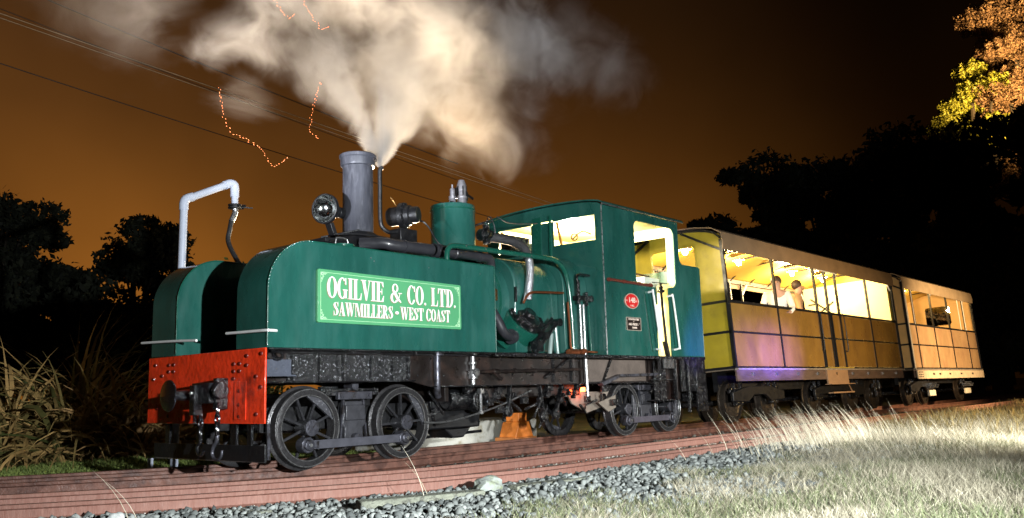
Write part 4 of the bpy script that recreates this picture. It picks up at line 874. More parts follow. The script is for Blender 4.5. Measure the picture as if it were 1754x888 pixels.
# number disc and works plate
def oval(rx, rz, n=48): return [(6.23+rx*math.cos(2*PI*i/n), 1.967+rz*math.sin(2*PI*i/n)) for i in range(n)]
mb = MB(); mb.prism(oval(.185, .115), 'xz', -.009, 0); npd = mb.build('number_plate', mat('plate_red', (.60, .018, .018), .35), cside)
mb = MB(); mb.tube([(x, -.010, z) for x, z in oval(.180, .110)]+[(6.41, -.010, 1.967)], .007, 6, 1, caps=False); mb.build('plate_rim', mat('pale_brass', (.62, .52, .42), .4, .3), npd)
def txt(body, x, z, size, parent, m, y, sx=1.0, bold=.0):
    cu = bpy.data.curves.new('lettering', 'FONT'); cu.body = body; cu.size = size; cu.align_x = 'CENTER'; cu.align_y = 'CENTER'; cu.extrude = .0012; cu.offset = bold
    to = bpy.data.objects.new('lettering', cu); col.objects.link(to)
    dg = bpy.context.evaluated_depsgraph_get(); me = bpy.data.meshes.new_from_object(to.evaluated_get(dg)); bpy.data.objects.remove(to)
    for v in me.vertices: v.co = Vector((v.co.x*sx+x, y-v.co.z, v.co.y+z))-LOC
    me.materials.clear(); me.materials.append(m)
    o = bpy.data.objects.new('lettering', me); col.objects.link(o); o.parent = parent; return o
LT = mat('plate_lettering', (.75, .62, .52), .5)
txt('148', 6.235, 1.978, .110, npd, LT, -.011, 1.15, .002)
txt('A&G', 6.24, 1.898, .040, npd, LT, -.011, 1.3); txt('NZ', 6.095, 1.97, .036, npd, LT, -.011); txt('R', 6.365, 1.968, .045, npd, LT, -.011)
mb = MB(); mb.box(6.07, 6.445, -.010, 0, 1.535, 1.722); wp = mb.build('works_plate', mat('plate_black', (.02, .012, .010), .35), cside)
mb = MB()
for a, b in (((6.07, 1.535), (6.445, 1.535)), ((6.445, 1.535), (6.445, 1.722)), ((6.445, 1.722), (6.07, 1.722)), ((6.07, 1.722), (6.07, 1.535))): mb.bar((a[0], -.011, a[1]), (b[0], -.011, b[1]), .006, .008, (0, 1, 0))
mb.build('plate_rim', mat('pale_brass', (0, 0, 0)), wp)
txt('CONSTRUCTED', 6.255, 1.695, .034, wp, LT, -.012, 1.15, .0015); txt('BY', 6.255, 1.663, .022, wp, LT, -.012)
txt('A&G PRICE L', 6.245, 1.622, .046, wp, LT, -.012, 1.0, .0015); txt('TD', 6.405, 1.634, .018, wp, LT, -.012, 1.0); txt('THAMES', 6.27, 1.572, .034, wp, LT, -.012, 1.0, .0015)
# under the cab: steps and skirts
st = MB(); st.box(6.98, 7.02, .02, .06, .50, 1.12); st.box(7.42, 7.46, .02, .06, .50, 1.12); st.box(6.96, 7.48, -.01, .22, .49, .51); st.box(6.98, 7.46, .04, .20, .80, .82); st.box(7.06, 7.40, .18, .20, .5, 1.1); sto = st.build('cab_steps', BLACK, loco, bev=.003)
mb = MB(); mb.box(7.06, 7.36, -.004, .02, .98, 1.13); mb.build('step_plate', STEEL, sto)
mb = MB(); mb.box(7.62, 8.34, .03, .06, .62, 1.15); mb.prism([(8.05, .30), (8.40, .30), (8.34, 1.15), (8.05, 1.15)], 'xz', .0, .03); mb.box(8.34, 8.40, .1, 2.1, .45, 1.15); mb.tube([(7.78, .0, 1.12), (7.78, .0, .5), (7.80, .02, .3)], .03, 8, 2); mb.box(7.70, 7.90, .02, .12, .86, .92); mb.lathe((7.8, .0, .98), (0, -1, 0), [(0, 0), (.03, 0), (.02, .02), (0, .02)], 10); mb.build('rear_skirt', BLACK, loco, bev=.004)
mb = MB(); mb.prism([(5.6, .785), (6.1, .90), (7.4, .92), (7.4, .88), (6.1, .86), (5.65, .74)], 'xz', .15, .24); mb.build('rear_spring_beam', STEELD, loco)
mb = MB(); mb.box(5.3, 6.9, .236, .246, .80, 1.12); mb.build('rear_frame_plate', mat('pale_frame_plate', (.11, .088, .075), .45, .1, .4, 4, .3, 30), frame)
for p0, p1 in (((5.0, .22, 1.14), (4.4, .22, .86)), ((5.95, .22, 1.12), (5.75, .22, .82)), ((4.6, .23, .8), (4.6, .23, 1.14)), ((5.0, .23, .8), (5.0, .23, 1.14))):
    mb = MB(); mb.bar(p0, p1, .03, .03, (0, 1, 0)); mb.build('frame_stay', BLACK, frame)
# cab lamp
mb = MB(); mb.ball((6.3, 1.3, 3.22), .05, 12); mb.build('cab_bulb', BULB, loco)
lamp('cab_light', 'POINT', (6.5, 1.25, 3.05), 700, (1, .88, .62), None, .08)
lamp('cab_door_light', 'POINT', (7.1, .8, 1.95), 60, (1, .82, .42), None, .06)
OFF = Vector((0, 0, 0))

# ================================================================== CARRIAGES
def carriage(x0, L, posts, hz, labels, side_m, end_m, roof_m, window_end, door, name='passenger_carriage', lean=-3.3, wheels=()):
    root = empty(name, (x0, 1.16, 0), (R(lean), 0, 0)); tag(root, labels[0], 'carriage')
    hw = 1.14; z0, z1, z2, zt = .945, 1.575, 2.125, 3.20
    BL = BLACKM
    # underframe
    mb = MB(); mb.box(0, L, -hw+.02, hw-.02, .90, .942); mb.build('floor', mat('carriage_floor', (.12, .09, .06), .8), root)
    for s in (-1, 1):
        mb = MB(); mb.box(.02, L-.02, s*hw-.035 if s > 0 else -hw+.005, s*hw-.005 if s > 0 else -hw+.035, .70, .90); so = mb.build('solebar', mat('solebar_timber', (.10, .065, .05), .55, .0, .4, 4, .4, 14, 0, .15, stretch=(.6, 3, 3)), root)
        mb = MB(); mb.box(.0, L, s*hw-.06, s*hw+.045 if s > 0 else -hw+.05, .895, .925) if s > 0 else mb.box(0, L, -hw-.045, -hw+.05, .895, .925); mb.build('step_board', mat('weathered_step', (.26, .22, .18), .7, 0, .5, 6, .6, 24, 0, 0, stretch=(2, 6, 6)), so)
        for k in range(int(L/1.0)):
            bx = .6+k*1.0
            if s < 0: mb = MB(); mb.box(bx, bx+.07, -hw-.02, -hw+.004, .79, .85); mb.build('bolt_plate', STEEL, so)
    # side panels: each bay lower + upper
    for s in (-1, 1):
        for i in range(len(posts)-1):
            a, b = posts[i]+.03, posts[i+1]-.03; y = s*hw
            for za, zb in ((z0+.02, z1-.02), (z1+.02, z2-.03)):
                mb = MB(); mb.box(a, b, min(y, y-s*.02), max(y, y-s*.02), za, zb); mb.build('side_panel', side_m, root)
        # rails
        for zz, hgt in ((z0, .03), (z1, .03), (z2, .045)):
            mb = MB(); mb.box(0, L, min(s*hw+s*.012, s*hw-s*.03), max(s*hw+s*.012, s*hw-s*.03), zz-hgt/2, zz+hgt/2); mb.build('waist_rail', BL, root)
        mb = MB(); mb.box(0, L, s*hw-.02, s*hw+.02, zt-.03, zt+.01); mb.build('cant_rail', BL, root)
        for i, p in enumerate(posts):
            mb = MB(); mb.box(p-.024, p+.024, min(s*hw+s*.016, s*hw-s*.03), max(s*hw+s*.016, s*hw-s*.03), z0, zt); mb.build('post', BL, root)
            if i % 2 == 0:
                mb = MB(); mb.bar((p, s*hw*.985, zt-.28), (p+(.28 if i < len(posts)-1 else -.28), s*hw*.985, zt-.02), .03, .03); mb.build('knee_brace', WHITE if i else BL, root)
    # roof: arched sheet with turned-down sides
    def rprof(o): return [(-hw-.03-o, 3.06), (-hw-.05-o, 3.20), (-hw-.02-o, 3.36+o), (-hw+.14, 3.47+o), (-hw+.5, 3.54+o), (0, 3.59+o), (hw-.5, 3.54+o), (hw-.14, 3.47+o), (hw+.02+o, 3.36+o), (hw+.05+o, 3.20), (hw+.03+o, 3.06)]
    a_, b_ = rprof(0), rprof(.02)
    mb = MB(); mb.prism(b_+a_[::-1], 'yz', -.06, L+.06); ro = mb.build('roof', roof_m, root)
    # corrugated ceiling lining + carlines
    mb = MB(); n = 90; prof = []
    nn = 66
    for i in range(nn+1):
        y = -hw+.02+(2*hw-.04)*i/nn; base = 3.26+.26*math.sqrt(max(0, 1-(y/(hw+.03))**2)); prof.append((y, base+(.012 if i % 2 else 0)))
    mb.prism(prof+[(hw-.02, 3.28), (0, 3.56), (-hw+.02, 3.28)], 'yz', .03, L-.03); mb.build('ceiling', CEIL, ro)
    k = .7
    while k < L-.3:
        mb = MB(); mb.tube([(k, -hw+.02, 3.22), (k, -hw*.8, 3.36), (k, -hw*.5, 3.45), (k, 0, 3.50), (k, hw*.5, 3.45), (k, hw*.8, 3.36), (k, hw-.02, 3.22)], .016, 6, 2); mb.build('carline', BL, root); k += 1.02
    # ends
    for e, xx in ((0, 0.0), (1, L-.02)):
        def quad(y0, y1, za, zb, mb): mb.box(xx, xx+.02, y0, y1, za, zb)
        mb = MB()
        wy0, wy1, wz0, wz1 = window_end
        quad(-hw, hw, z0, wz0, mb); quad(-hw, wy0, wz0, wz1, mb); quad(wy1, hw, wz0, wz1, mb)
        top = [(-hw, wz1), (hw, wz1), (hw, 3.30)]+[(hw*math.cos(R(t)), 3.28+.29*math.sin(R(t))) for t in range(12, 180, 12)]+[(-hw, 3.30)]
        mb.prism(top, 'yz', xx, xx+.02); en = mb.build('end_panel', end_m, root)
        # rounded window rim
        r_ = .10; pts = [(xx-.006 if e == 0 else xx+.026, y, z) for y, z in rc(wy1-r_, wz1-r_, r_, 90, 0)+rc(wy1-r_, wz0+r_, r_, 0, -90)+rc(wy0+r_, wz0+r_, r_, 270, 180)+rc(wy0+r_, wz1-r_, r_, 180, 90)]
        mb = MB(); mb.tube(pts+[pts[0]], .018, 8, 1, caps=False)
        for sy, sz, cy_, cz_ in ((1, 1, wy1, wz1), (1, -1, wy1, wz0), (-1, -1, wy0, wz0), (-1, 1, wy0, wz1)):
            cc_ = [(cy_, cz_)]+[(cy_-sy*r_+sy*r_*math.cos(R(t)), cz_-sz*r_+sz*r_*math.sin(R(t))) for t in range(0, 91, 15)]
            mb.prism(cc_, 'yz', xx+.002, xx+.018)
        mb.build('window_rim', end_m, en)
        mb = MB(); mb.box(xx+.008, xx+.012, wy0, wy1, wz0, wz1); mb.build('window_pane', GLASS, en)
        xo = xx-.03 if e == 0 else xx+.02
        mb = MB()
        for zz in (z0+.0, z1, z2): mb.box(xo, xo+.03, -hw, hw, zz-.022, zz+.022)
        for s in (-1, 1): mb.box(xo, xo+.03, s*hw-.03, s*hw+.03, z0, 3.25); mb.bar((xo+.015, s*(hw-.0), 3.05), (xo+.015, s*.35, 3.50), .04, .045, (1, 0, 0))
        mb.build('end_frame', BL, en)
        mb = MB(); mb.prism([(y, z) for y, z in zip(np.linspace(-hw, hw, 21), 3.30+.27*np.sqrt(np.maximum(0, 1-(np.linspace(-hw, hw, 21)/hw)**2)))]+[(y, z) for y, z in zip(np.linspace(hw, -hw, 21), 3.25+.27*np.sqrt(np.maximum(0, 1-(np.linspace(hw, -hw, 21)/hw)**2)))], 'yz', xo, xo+.03); mb.build('end_bow', BL, en)
    # benches
    k = .6
    while k < L-1.2:
        mb = MB(); mb.box(k, k+.45, .15, hw-.06, 1.36, 1.41); mb.box(k-.03, k+.01, .15, hw-.06, 1.36, 1.95); mb.box(k+.05, k+.09, .2, .26, .945, 1.36); mb.box(k+.05, k+.09, hw-.2, hw-.14, .945, 1.36); mb.build('bench', mat('brown_bench', (.16, .06, .03), .5), root, bev=.01); k += 1.15
    # door
    if door:
        a, b = door; mid = (a+b)/2
        for da, db in ((a, mid-.02), (mid+.02, b)):
            mb = MB(); mb.box(da+.03, da+.06, -hw-.034, -hw-.012, z0, z2); mb.box(db-.06, db-.03, -hw-.034, -hw-.012, z0, z2); mb.box(da+.06, db-.06, -hw-.03, -hw-.014, z2-.03, z2); mb.build('door_frame', BL, root)
        for xx in (a-.06, b+.07):
            mb = MB(); mb.tube([(xx, -hw-.01, z2-.02), (xx, -hw-.06, z2-.04), (xx+.01, -hw-.06, 1.35), (xx+.01, -hw-.01, 1.32)], .012, 8, 2); mb.build('door_handrail', BL, root)
        mb = MB(); mb.box(a-.05, b+.05, -hw-.14, -hw-.0, .925, .94); mb.build('door_step', mat('yellow_step', (.45, .32, .05), .6), root)
        mb = MB(); mb.box(a, b-.05, -hw-.02, -hw+.01, .60, .90); mb.box(a-.05, b+.1, -hw-.10, -hw+.04, .585, .60); mb.build('foot_step', mat('ply_step', (.30, .18, .10), .6), root)
        mb = MB(); mb.box(a+.1, b+.1, -hw-.06, -hw+.05, .40, .43); mb.bar((b+.1, -hw, .43), (b+.5, -hw+.3, .85), .02, .03); mb.build('lower_step', mat('ply_step', (0, 0, 0)), root)
    # wheels
    sv = OFF
    mb = MB(); r = .36
    mb.lathe((0, 0, 0), (0, 1, 0), [(0, .02), (.09, .0), (.10, .03), (.24, .05), (r-.06, .03), (r-.05, -.005), (r, .0), (r+.004, .09), (r+.03, .10), (r+.03, .12), (.1, .12), (0, .12)], 44)
    w = mb.build('wheel', mat('carriage_tyre', (.05, .04, .032), .32, .6, .4, 10, .3, 40, 0, .1), None); firstw = True
    for wx in wheels:
        for s in (-1, 1):
            o = w if firstw else w.copy()
            if not firstw: col.objects.link(o)
            firstw = False
            o.parent = root; o.location = (wx, s*.70, .36); o.rotation_euler = (0, 0, 0 if s < 0 else PI)
        mb = MB(); mb.cyl((wx, -.66, .36), (wx, .66, .36), .05, n=14); mb.build('axle', BLACK, root)
        for s in (-1, 1):
            mb = MB(); mb.box(wx-.09, wx+.09, s*.78-.05, s*.78+.05, .28, .46); mb.box(wx-.3, wx+.3, s*.78-.03, s*.78+.03, .50, .56); mb.box(wx-.24, wx+.24, s*.78-.03, s*.78+.03, .56, .60)
            mb.box(wx-.16, wx-.10, s*.80-.03, s*.80+.03, .28, .70); mb.box(wx+.10, wx+.16, s*.80-.03, s*.80+.03, .28, .70); mb.build('axlebox', BLACK, root, bev=.006)
    for g0, g1 in zip(wheels[::2], wheels[1::2]):
        for s in (-1, 1):
            mb = MB(); mb.prism([(g0-.35, .36), (g0-.35, .52), (g0+.3, .62), (g1-.3, .62), (g1+.35, .52), (g1+.35, .36), (g1-.25, .34), (g1-.5, .46), (g0+.5, .46), (g0+.25, .34)], 'xz', s*.86-.03, s*.86+.03); mb.build('bogie_side', BLACKM, root, bev=.01)
    mb = MB(); mb.box(.3, L-.3, -.6, -.5, .55, .9); mb.box(.3, L-.3, .5, .6, .55, .9); mb.build('underframe', BLACKM, root)
    return root
c1 = carriage(9.6, 9.2, [.03, 2.05, 4.1, 4.72, 5.33, 7.30, 9.17], 0, ['open sided brown carriage with yellow end, coupled behind the locomotive'], PLY, YEL, ROOFM, (-.60, .34, 2.46, 3.24), (4.1, 5.33), wheels=(.62, 2.1, 4.35, 6.6, 8.1))
c2 = carriage(19.72, 7.0, [.03, .72, 2.42, 4.10, 5.90, 6.97], 0, ['shorter paler carriage at the tail of the train, white corner post'], PLY2, mat('orange_end_paint', (.62, .40, .16), .5, 0, .15, 2), mat('roof_sheet_pale', (.40, .29, .17), .6, 0, .2, 3), (-.5, .30, 2.45, 3.1), None, wheels=(.72, 2.1, 5.9))
# pieces that only the second carriage has
mb = MB(); mb.box(-.02, .05, -1.185, -1.135, .93, 3.30); mb.build('corner_post', mat('white_corner', (.70, .62, .48), .5), c2)
mb = MB(); mb.box(.05, 6.95, -1.20, -1.17, .66, .88); pl_ = mb.build('white_solebar', mat('cream_channel', (.62, .50, .34), .5, 0, .2, 6, .2, 20), c2)
for i in range(9):
    mb = MB(); mb.box(.15+.14*(i % 3), .22+.14*(i % 3), -1.206, -1.198, .70+.06*(i//3), .73+.06*(i//3)); mb.build('slot', BLACKM, pl_)
for xx in (1.4, 2.0, 3.0, 4.2, 5.5):
    mb = MB(); mb.box(xx, xx+.16, -1.206, -1.198, .76, .81); mb.build('slot', BLACKM, pl_)
for xx in (2.1, 5.9):
    mb = MB(); mb.box(xx-.28, xx+.28, -.93, -.86, .20, .36); mb.build('axlebox_cover', mat('white_axlebox', (.70, .66, .52), .5), c2, bev=.01)
    for q in range(8):
        mb = MB(); mb.box(xx-.45+.12*q, xx-.40+.12*q, -1.0, -.9, .42+.05*(q % 3), .46+.05*(q % 3)); mb.build('bolt_plate', STEEL, c2)
for xx, w_ in ((.05, .55), (5.2, .6)):
    mb = MB(); mb.box(xx+.03, xx+.06, -1.175, -1.16, 2.13, 3.10); mb.box(xx+w_, xx+w_+.03, -1.175, -1.16, 2.13, 3.10); mb.box(xx+.03, xx+w_+.03, -1.175, -1.16, 3.08, 3.11); mb.build('window_frame', WHITE, c2)
# partition with arched opening in the first carriage
mb = MB(); mb.box(9.0, 9.03, -1.1, 1.1, .95, 3.3); mb.build('partition', CREAM, c1)
mb = MB(); mb.prism([(4.15, 3.04)]+[(4.72-.55*math.cos(R(t)), 3.04+.13*math.sin(R(t))) for t in range(0, 181, 15)]+[(5.28, 3.04)], 'xz', -1.19, -1.165); mb.build('door_hood', WHITE, c1)
for a, b in (((8.97, .1, 2.3), (8.97, .9, 3.0)), ((8.97, .3, 2.85), (8.97, .7, 2.6)), ((8.97, .98, 2.85), (8.97, .8, 2.85))):
    mb = MB(); mb.bar(a, b, .03, .03); mb.build('brace', BLACKM, c1)
mb = MB(); mb.bar((.5, 1.1, 2.15), (.25, 1.1, 3.1), .04, .04); mb.bar((3.0, 1.1, 3.1), (3.7, 1.1, 2.15), .05, .05); mb.bar((3.55, 1.1, 2.95), (3.9, 1.1, 2.95), .05, .04); mb.build('brace', BLACKM, c1)
def coach_lamp(root, x, y, z, e, colr):
    mb = MB(); mb.ball((x, y, z), .06, 12); b = mb.build('lamp_bulb', BULB, root)
    mb = MB(); mb.lathe((x, y, z+.05), (0, 0, 1), [(.0, .06), (.10, .04), (.13, 0)], 16); mb.build('lamp_shade', WHITE, b)
    l = lamp('carriage_lamp', 'POINT', (x, y, z-.12), e, colr, None, .08); l.parent = root
for x, e in ((.9, 260), (3.2, 220), (6.0, 330), (7.9, 330)): coach_lamp(c1, x, .1, 3.33, e, (1, .76, .38))
for x, y, z, e in ((1.6, -.65, 3.12, 110), (4.4, .2, 3.28, 150)): coach_lamp(c2, x, y, z, e, (1, .66, .24))

# ================================================================== PEOPLE
def person(loc, rotz, joints, skin_m, shirt, trousers, hair, label, scale=1.0):
    """joints: dict of offsets; body is one skinned surface, clothes follow by zone"""
    root = empty('person', loc, (0, 0, rotz)); root.scale = (scale, scale, scale); tag(root, label, 'person')
    V = joints
    order = ['pelvis', 'waist', 'chest', 'neck', 'head', 'crown', 'shl', 'ell', 'wrl', 'hal', 'shr', 'elr', 'wrr', 'har', 'hil', 'knl', 'anl', 'tol', 'hir', 'knr', 'anr', 'tor']
    rad = dict(pelvis=.155, waist=.135, chest=.165, neck=.058, head=.088, crown=.082, shl=.065, ell=.046, wrl=.030, hal=.032, shr=.065, elr=.046, wrr=.030, har=.032, hil=.095, knl=.060, anl=.042, tol=.038, hir=.095, knr=.060, anr=.042, tor=.038)
    ed = [('pelvis', 'waist'), ('waist', 'chest'), ('chest', 'neck'), ('neck', 'head'), ('head', 'crown'), ('chest', 'shl'), ('shl', 'ell'), ('ell', 'wrl'), ('wrl', 'hal'), ('chest', 'shr'), ('shr', 'elr'), ('elr', 'wrr'), ('wrr', 'har'),
          ('pelvis', 'hil'), ('hil', 'knl'), ('knl', 'anl'), ('anl', 'tol'), ('pelvis', 'hir'), ('hir', 'knr'), ('knr', 'anr'), ('anr', 'tor')]
    def skinned(name, names, grow, m, subd=2):
        me = bpy.data.meshes.new(name); nn = [n for n in order if n in names]
        me.from_pydata([V[n] for n in nn], [(nn.index(a), nn.index(b)) for a, b in ed if a in nn and b in nn], [])
        o = bpy.data.objects.new(name, me); col.objects.link(o)
        o.modifiers.new('skin', 'SKIN'); sk = me.skin_vertices[0].data if me.skin_vertices else None
        if sk is None:
            return None
        for i, n in enumerate(nn): r = rad[n]+grow; sk[i].radius = (r, r*(.72 if n in ('pelvis', 'waist', 'chest') else 1))
        sk[0].use_root = True
        s = o.modifiers.new('sub', 'SUBSURF'); s.levels = subd; s.render_levels = subd
        dg = bpy.context.evaluated_depsgraph_get(); m2 = bpy.data.meshes.new_from_object(o.evaluated_get(dg)); bpy.data.objects.remove(o)
        m2.materials.clear(); m2.materials.append(m); m2.polygons.foreach_set('use_smooth', [True]*len(m2.polygons))
        o2 = bpy.data.objects.new(name, m2); col.objects.link(o2); o2.parent = root; return o2
    try:
        body = skinned('body', order, 0, skin_m)
        skinned('shirt', ['pelvis', 'waist', 'chest', 'shl', 'ell', 'wrl', 'shr', 'elr', 'wrr'], .014, shirt)
        skinned('trousers', ['pelvis', 'hil', 'knl', 'anl', 'hir', 'knr', 'anr'], .017, trousers)
    except Exception as ex:
        print('person failed', ex)
    h = Vector(V['head']); c = Vector(V['crown'])
    mb = MB(); mb.ball((h+c)/2+Vector((-.034, 0, .030)), .098, 16, (1.0, .98, 1.05)); mb.build('hair', hair, root)
    mb = MB(); mb.ball((h+c)/2+Vector((.098, 0, -.035)), .018, 8, (1, .8, 1.3)); mb.build('nose', skin_m, root)
    for s in (-1, 1):
        mb = MB(); mb.ball((h+c)/2+Vector((.085, s*.032, -.005)), .010, 8); mb.build('eye', mat('eye_dark', (.02, .02, .02), .2), root)
        for k in range(4):
            p = Vector(V['hal' if s > 0 else 'har']); q = p+(p-Vector(V['wrl' if s > 0 else 'wrr'])).normalized()*(.075-.006*abs(k-1.2)); off = Vector((0, (k-1.5)*.017, 0))
            mb = MB(); mb.tube([p+off, (p+q)/2+off+Vector((0, 0, .004)), q+off+Vector((.01, 0, -.02))], .008, 6, 3); mb.build('finger', skin_m, root)
    return root
SKIN = mat('skin', (.45, .26, .18), .5)
stand = dict(pelvis=(0, 0, .92), waist=(.02, 0, 1.08), chest=(.05, 0, 1.32), neck=(.07, 0, 1.48), head=(.09, 0, 1.57), crown=(.09, 0, 1.67), shl=(.05, .19, 1.40), ell=(.10, .26, 1.14), wrl=(.30, .22, 1.05), hal=(.38, .20, 1.05), shr=(.05, -.19, 1.40), elr=(.06, -.27, 1.13), wrr=(.22, -.25, .95), har=(.29, -.24, .93),
             hil=(0, .10, .86), knl=(.04, .11, .48), anl=(0, .12, .08), tol=(.14, .13, .045), hir=(0, -.10, .86), knr=(.03, -.11, .48), anr=(-.02, -.12, .08), tor=(.12, -.13, .045))
seat = dict(pelvis=(0, 0, .52), waist=(-.02, 0, .66), chest=(.0, 0, .90), neck=(.03, 0, 1.06), head=(.05, 0, 1.15), crown=(.05, 0, 1.25), shl=(.0, .19, .98), ell=(.08, .25, .74), wrl=(.30, .16, .66), hal=(.37, .14, .65), shr=(.0, -.19, .98), elr=(.08, -.25, .74), wrr=(.30, -.16, .66), har=(.37, -.14, .65),
            hil=(.05, .10, .52), knl=(.45, .11, .50), anl=(.46, .12, .08), tol=(.60, .12, .045), hir=(.05, -.10, .52), knr=(.45, -.11, .50), anr=(.46, -.12, .08), tor=(.60, -.12, .045))
lean = dict(stand); 
for k_ in ('waist', 'chest', 'neck', 'head', 'crown', 'shl', 'shr', 'ell', 'elr', 'wrl', 'wrr', 'hal', 'har'):
    p = lean[k_]; lean[k_] = (p[0]+(p[2]-.92)*.45, p[1], p[2]-(p[2]-.92)*.12)
DENIM = mat('dark_trousers', (.03, .03, .045), .8); HAIR = mat('brown_hair', (.04, .022, .012), .6)
person((12.5, .50, .93), R(200), stand, SKIN, mat('white_shirt', (.80, .78, .72), .7), DENIM, HAIR, 'person in a white top standing at the open carriage side', 1.13)
person((13.95, .75, .93), R(-60), stand, SKIN, mat('tan_jacket', (.40, .24, .11), .7), DENIM, HAIR, 'person in a tan jacket standing beside the one in white', 1.16)
person((11.35, 1.25, .92), R(0), seat, SKIN, mat('brown_jumper', (.22, .09, .04), .8), DENIM, HAIR, 'person in brown seated near the front end of the carriage')
person((23.35, 1.25, .92), R(180), seat, SKIN, mat('dark_coat', (.04, .035, .03), .8), DENIM, HAIR, 'person in a dark coat seated in the tail carriage')

# ================================================================== STANDPIPE
sp_ = empty('water_standpipe', (.68, 2.9, -.15)); tag(sp_, 'white plastic water standpipe arching over the far tank', 'standpipe'); OFF = Vector((.68, 2.9, -.15))
mb = MB(); mb.tube([(.68, 2.9, -.15), (.70, 2.9, 1.5), (.715, 2.9, 3.10)], .047, 16, 2); mb.tube([(.72, 2.9, 3.16), (1.35, 2.9, 3.47)], .047, 16, 1); mb.build('pipe', PVC, sp_)
mb = MB(); mb.tube([(.713, 2.9, 3.03), (.715, 2.9, 3.12), (.745, 2.9, 3.175), (.83, 2.9, 3.215)], .056, 16, 5); mb.build('elbow', PVC, sp_); mb = MB(); mb.tube([(1.27, 2.9, 3.432), (1.35, 2.9, 3.47), (1.405, 2.9, 3.455), (1.415, 2.9, 3.38), (1.415, 2.9, 3.30)], .056, 16, 5); mb.tube([(1.415, 2.9, 3.32), (1.42, 2.9, 3.20)], .042, 14, 1); mb.build('elbow', PVC, sp_)
mb = MB(); mb.lathe((1.42, 2.9, 3.20), (0, 0, -1), [(.04, 0), (.085, 0), (.085, .018), (.06, .02), (.06, .035), (.085, .036), (.085, .054), (.03, .056)], 20); mb.bar((1.46, 2.85, 3.165), (1.62, 2.80, 3.165), .02, .014); mb.bar((1.5, 2.87, 3.15), (1.5, 2.8, 3.19), .05, .012); vl = mb.build('valve', BLACKM, sp_)
mb = MB(); mb.tube([(1.42, 2.9, 3.15), (1.43, 2.9, 3.10), (1.40, 2.9, 3.02), (1.375, 2.9, 2.97)], .038, 12, 4); mb.build('coupler', STEEL, sp_)
mb = MB(); mb.tube([(1.375, 2.9, 2.98), (1.34, 2.88, 2.85), (1.31, 2.86, 2.70), (1.30, 2.7, 2.5), (1.30, 2.5, 2.32), (1.3, 2.2, 2.20)], .030, 12, 5); mb.build('hose', RUBBER, sp_)
OFF = Vector((0, 0, 0))
# small white peg below the guard plate
mb = MB(); mb.cyl((.62, 3.35, -.18), (.62, 3.35, .02), .035, n=14); o = mb.build('marker_peg', PVC); tag(o, 'short white plastic peg in the grass below the red beam', 'peg')

# ================================================================== PLATFORM / FAR SIDE
mb = MB(); mb.box(4.2, 7.3, 2.75, 3.9, -.2, .24); o = mb.build('concrete_platform', CONC, bev=.02); tag(o, 'stained concrete platform edge seen beneath the locomotive', 'platform')
oj = empty('cast_stand', (6.05, 2.15, -.15)); tag(oj, 'orange cast stand on the ground beyond the locomotive wheels', 'stand'); OFF = Vector((5.6, 2.15, -.15))
mb = MB(); mb.prism([(5.40, -.02), (5.84, -.02), (5.74, .22), (5.50, .22)], 'xz', 2.0, 2.35); mb.build('base', ORANGE, oj, bev=.01)
mb = MB(); mb.box(5.52, 5.72, 2.03, 2.3, .22, .36); mb.build('head', ORANGE, oj, bev=.01)
mb = MB(); mb.box(5.36, 5.88, 1.97, 2.4, -.17, -.02); mb.build('foot', mat('orange_rusty_foot', (.35, .12, .03), .7), oj, bev=.006)
OFF = Vector((0, 0, 0))

# ================================================================== WIRES
def wire(p0, p1, sag, r, m, label):
    pts = [Vector(p0).lerp(Vector(p1), t)+Vector((0, 0, -4*sag*t*(1-t))) for t in np.linspace(0, 1, 25)]
    mb = MB(); mb.tube(pts, r, 6, 1); o = mb.build('power_line', m); tag(o, label, 'cable', 'overhead power lines'); return o
WB = mat('flash_lit_wire', (.42, .33, .22), .4, .3); WD = mat('dark_wire', (.03, .02, .015), .6)  # the paler wire colour paints in flash light on two wires
wire((-8, 9, 8.16), (30, 9, 5.45), .12, .007, WB, 'upper of the two pale wires running behind the chimney')
wire((-8, 9.02, 8.12), (30, 9.02, 5.33), .14, .006, WB, 'lower of the two pale wires running behind the chimney')
wire((-3, 11, 9.6), (14, 11, 7.6), .15, .012, WD, 'dark overhead wire crossing the top left corner of the sky')
wire((-4, 11, 7.85), (16, 11, 6.1), .12, .010, WD, 'lowest dark overhead wire at the left of the sky')
wire((-4, 13, 10.0), (16, 13, 7.8), .12, .009, WD, 'thin dark overhead wire between the other two on the left')

# ================================================================== TREES
def leafcloud(name, clumps, n_per, size, m, seed):
    r = np.random.default_rng(seed); Vs = []
    for (cx, cy, cz, rx, ry, rz) in clumps:
        n = n_per; d = r.normal(size=(n, 3)); d /= np.linalg.norm(d, axis=1)[:, None]
        rad = r.uniform(.35, 1, n)**.5; rad *= 1+.18*np.sin(d[:, 0]*7+cx)*np.sin(d[:, 2]*6+cy)+.14*np.sin(d[:, 1]*11+cz)
        c = d*rad[:, None]*np.array([rx, ry, rz])+np.array([cx, cy, cz])
        a = r.normal(size=(n, 3)); a /= np.linalg.norm(a, axis=1)[:, None]; b = np.cross(a, r.normal(size=(n, 3))); b /= np.linalg.norm(b, axis=1)[:, None]
        s = size*r.uniform(.5, 1.4, (n, 1))
        Vs.append(np.stack([c-a*s, c+b*s*.45, c+a*s, c-b*s*.45], 1))
    V = np.concatenate(Vs).reshape(-1, 3); F = np.arange(len(V)).reshape(-1, 4)
    return npmesh(name, V, F, m)
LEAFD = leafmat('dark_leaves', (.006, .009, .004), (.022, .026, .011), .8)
LEAFR = leafmat('dark_pine_leaves', (.008, .012, .007), (.028, .034, .014), .7)
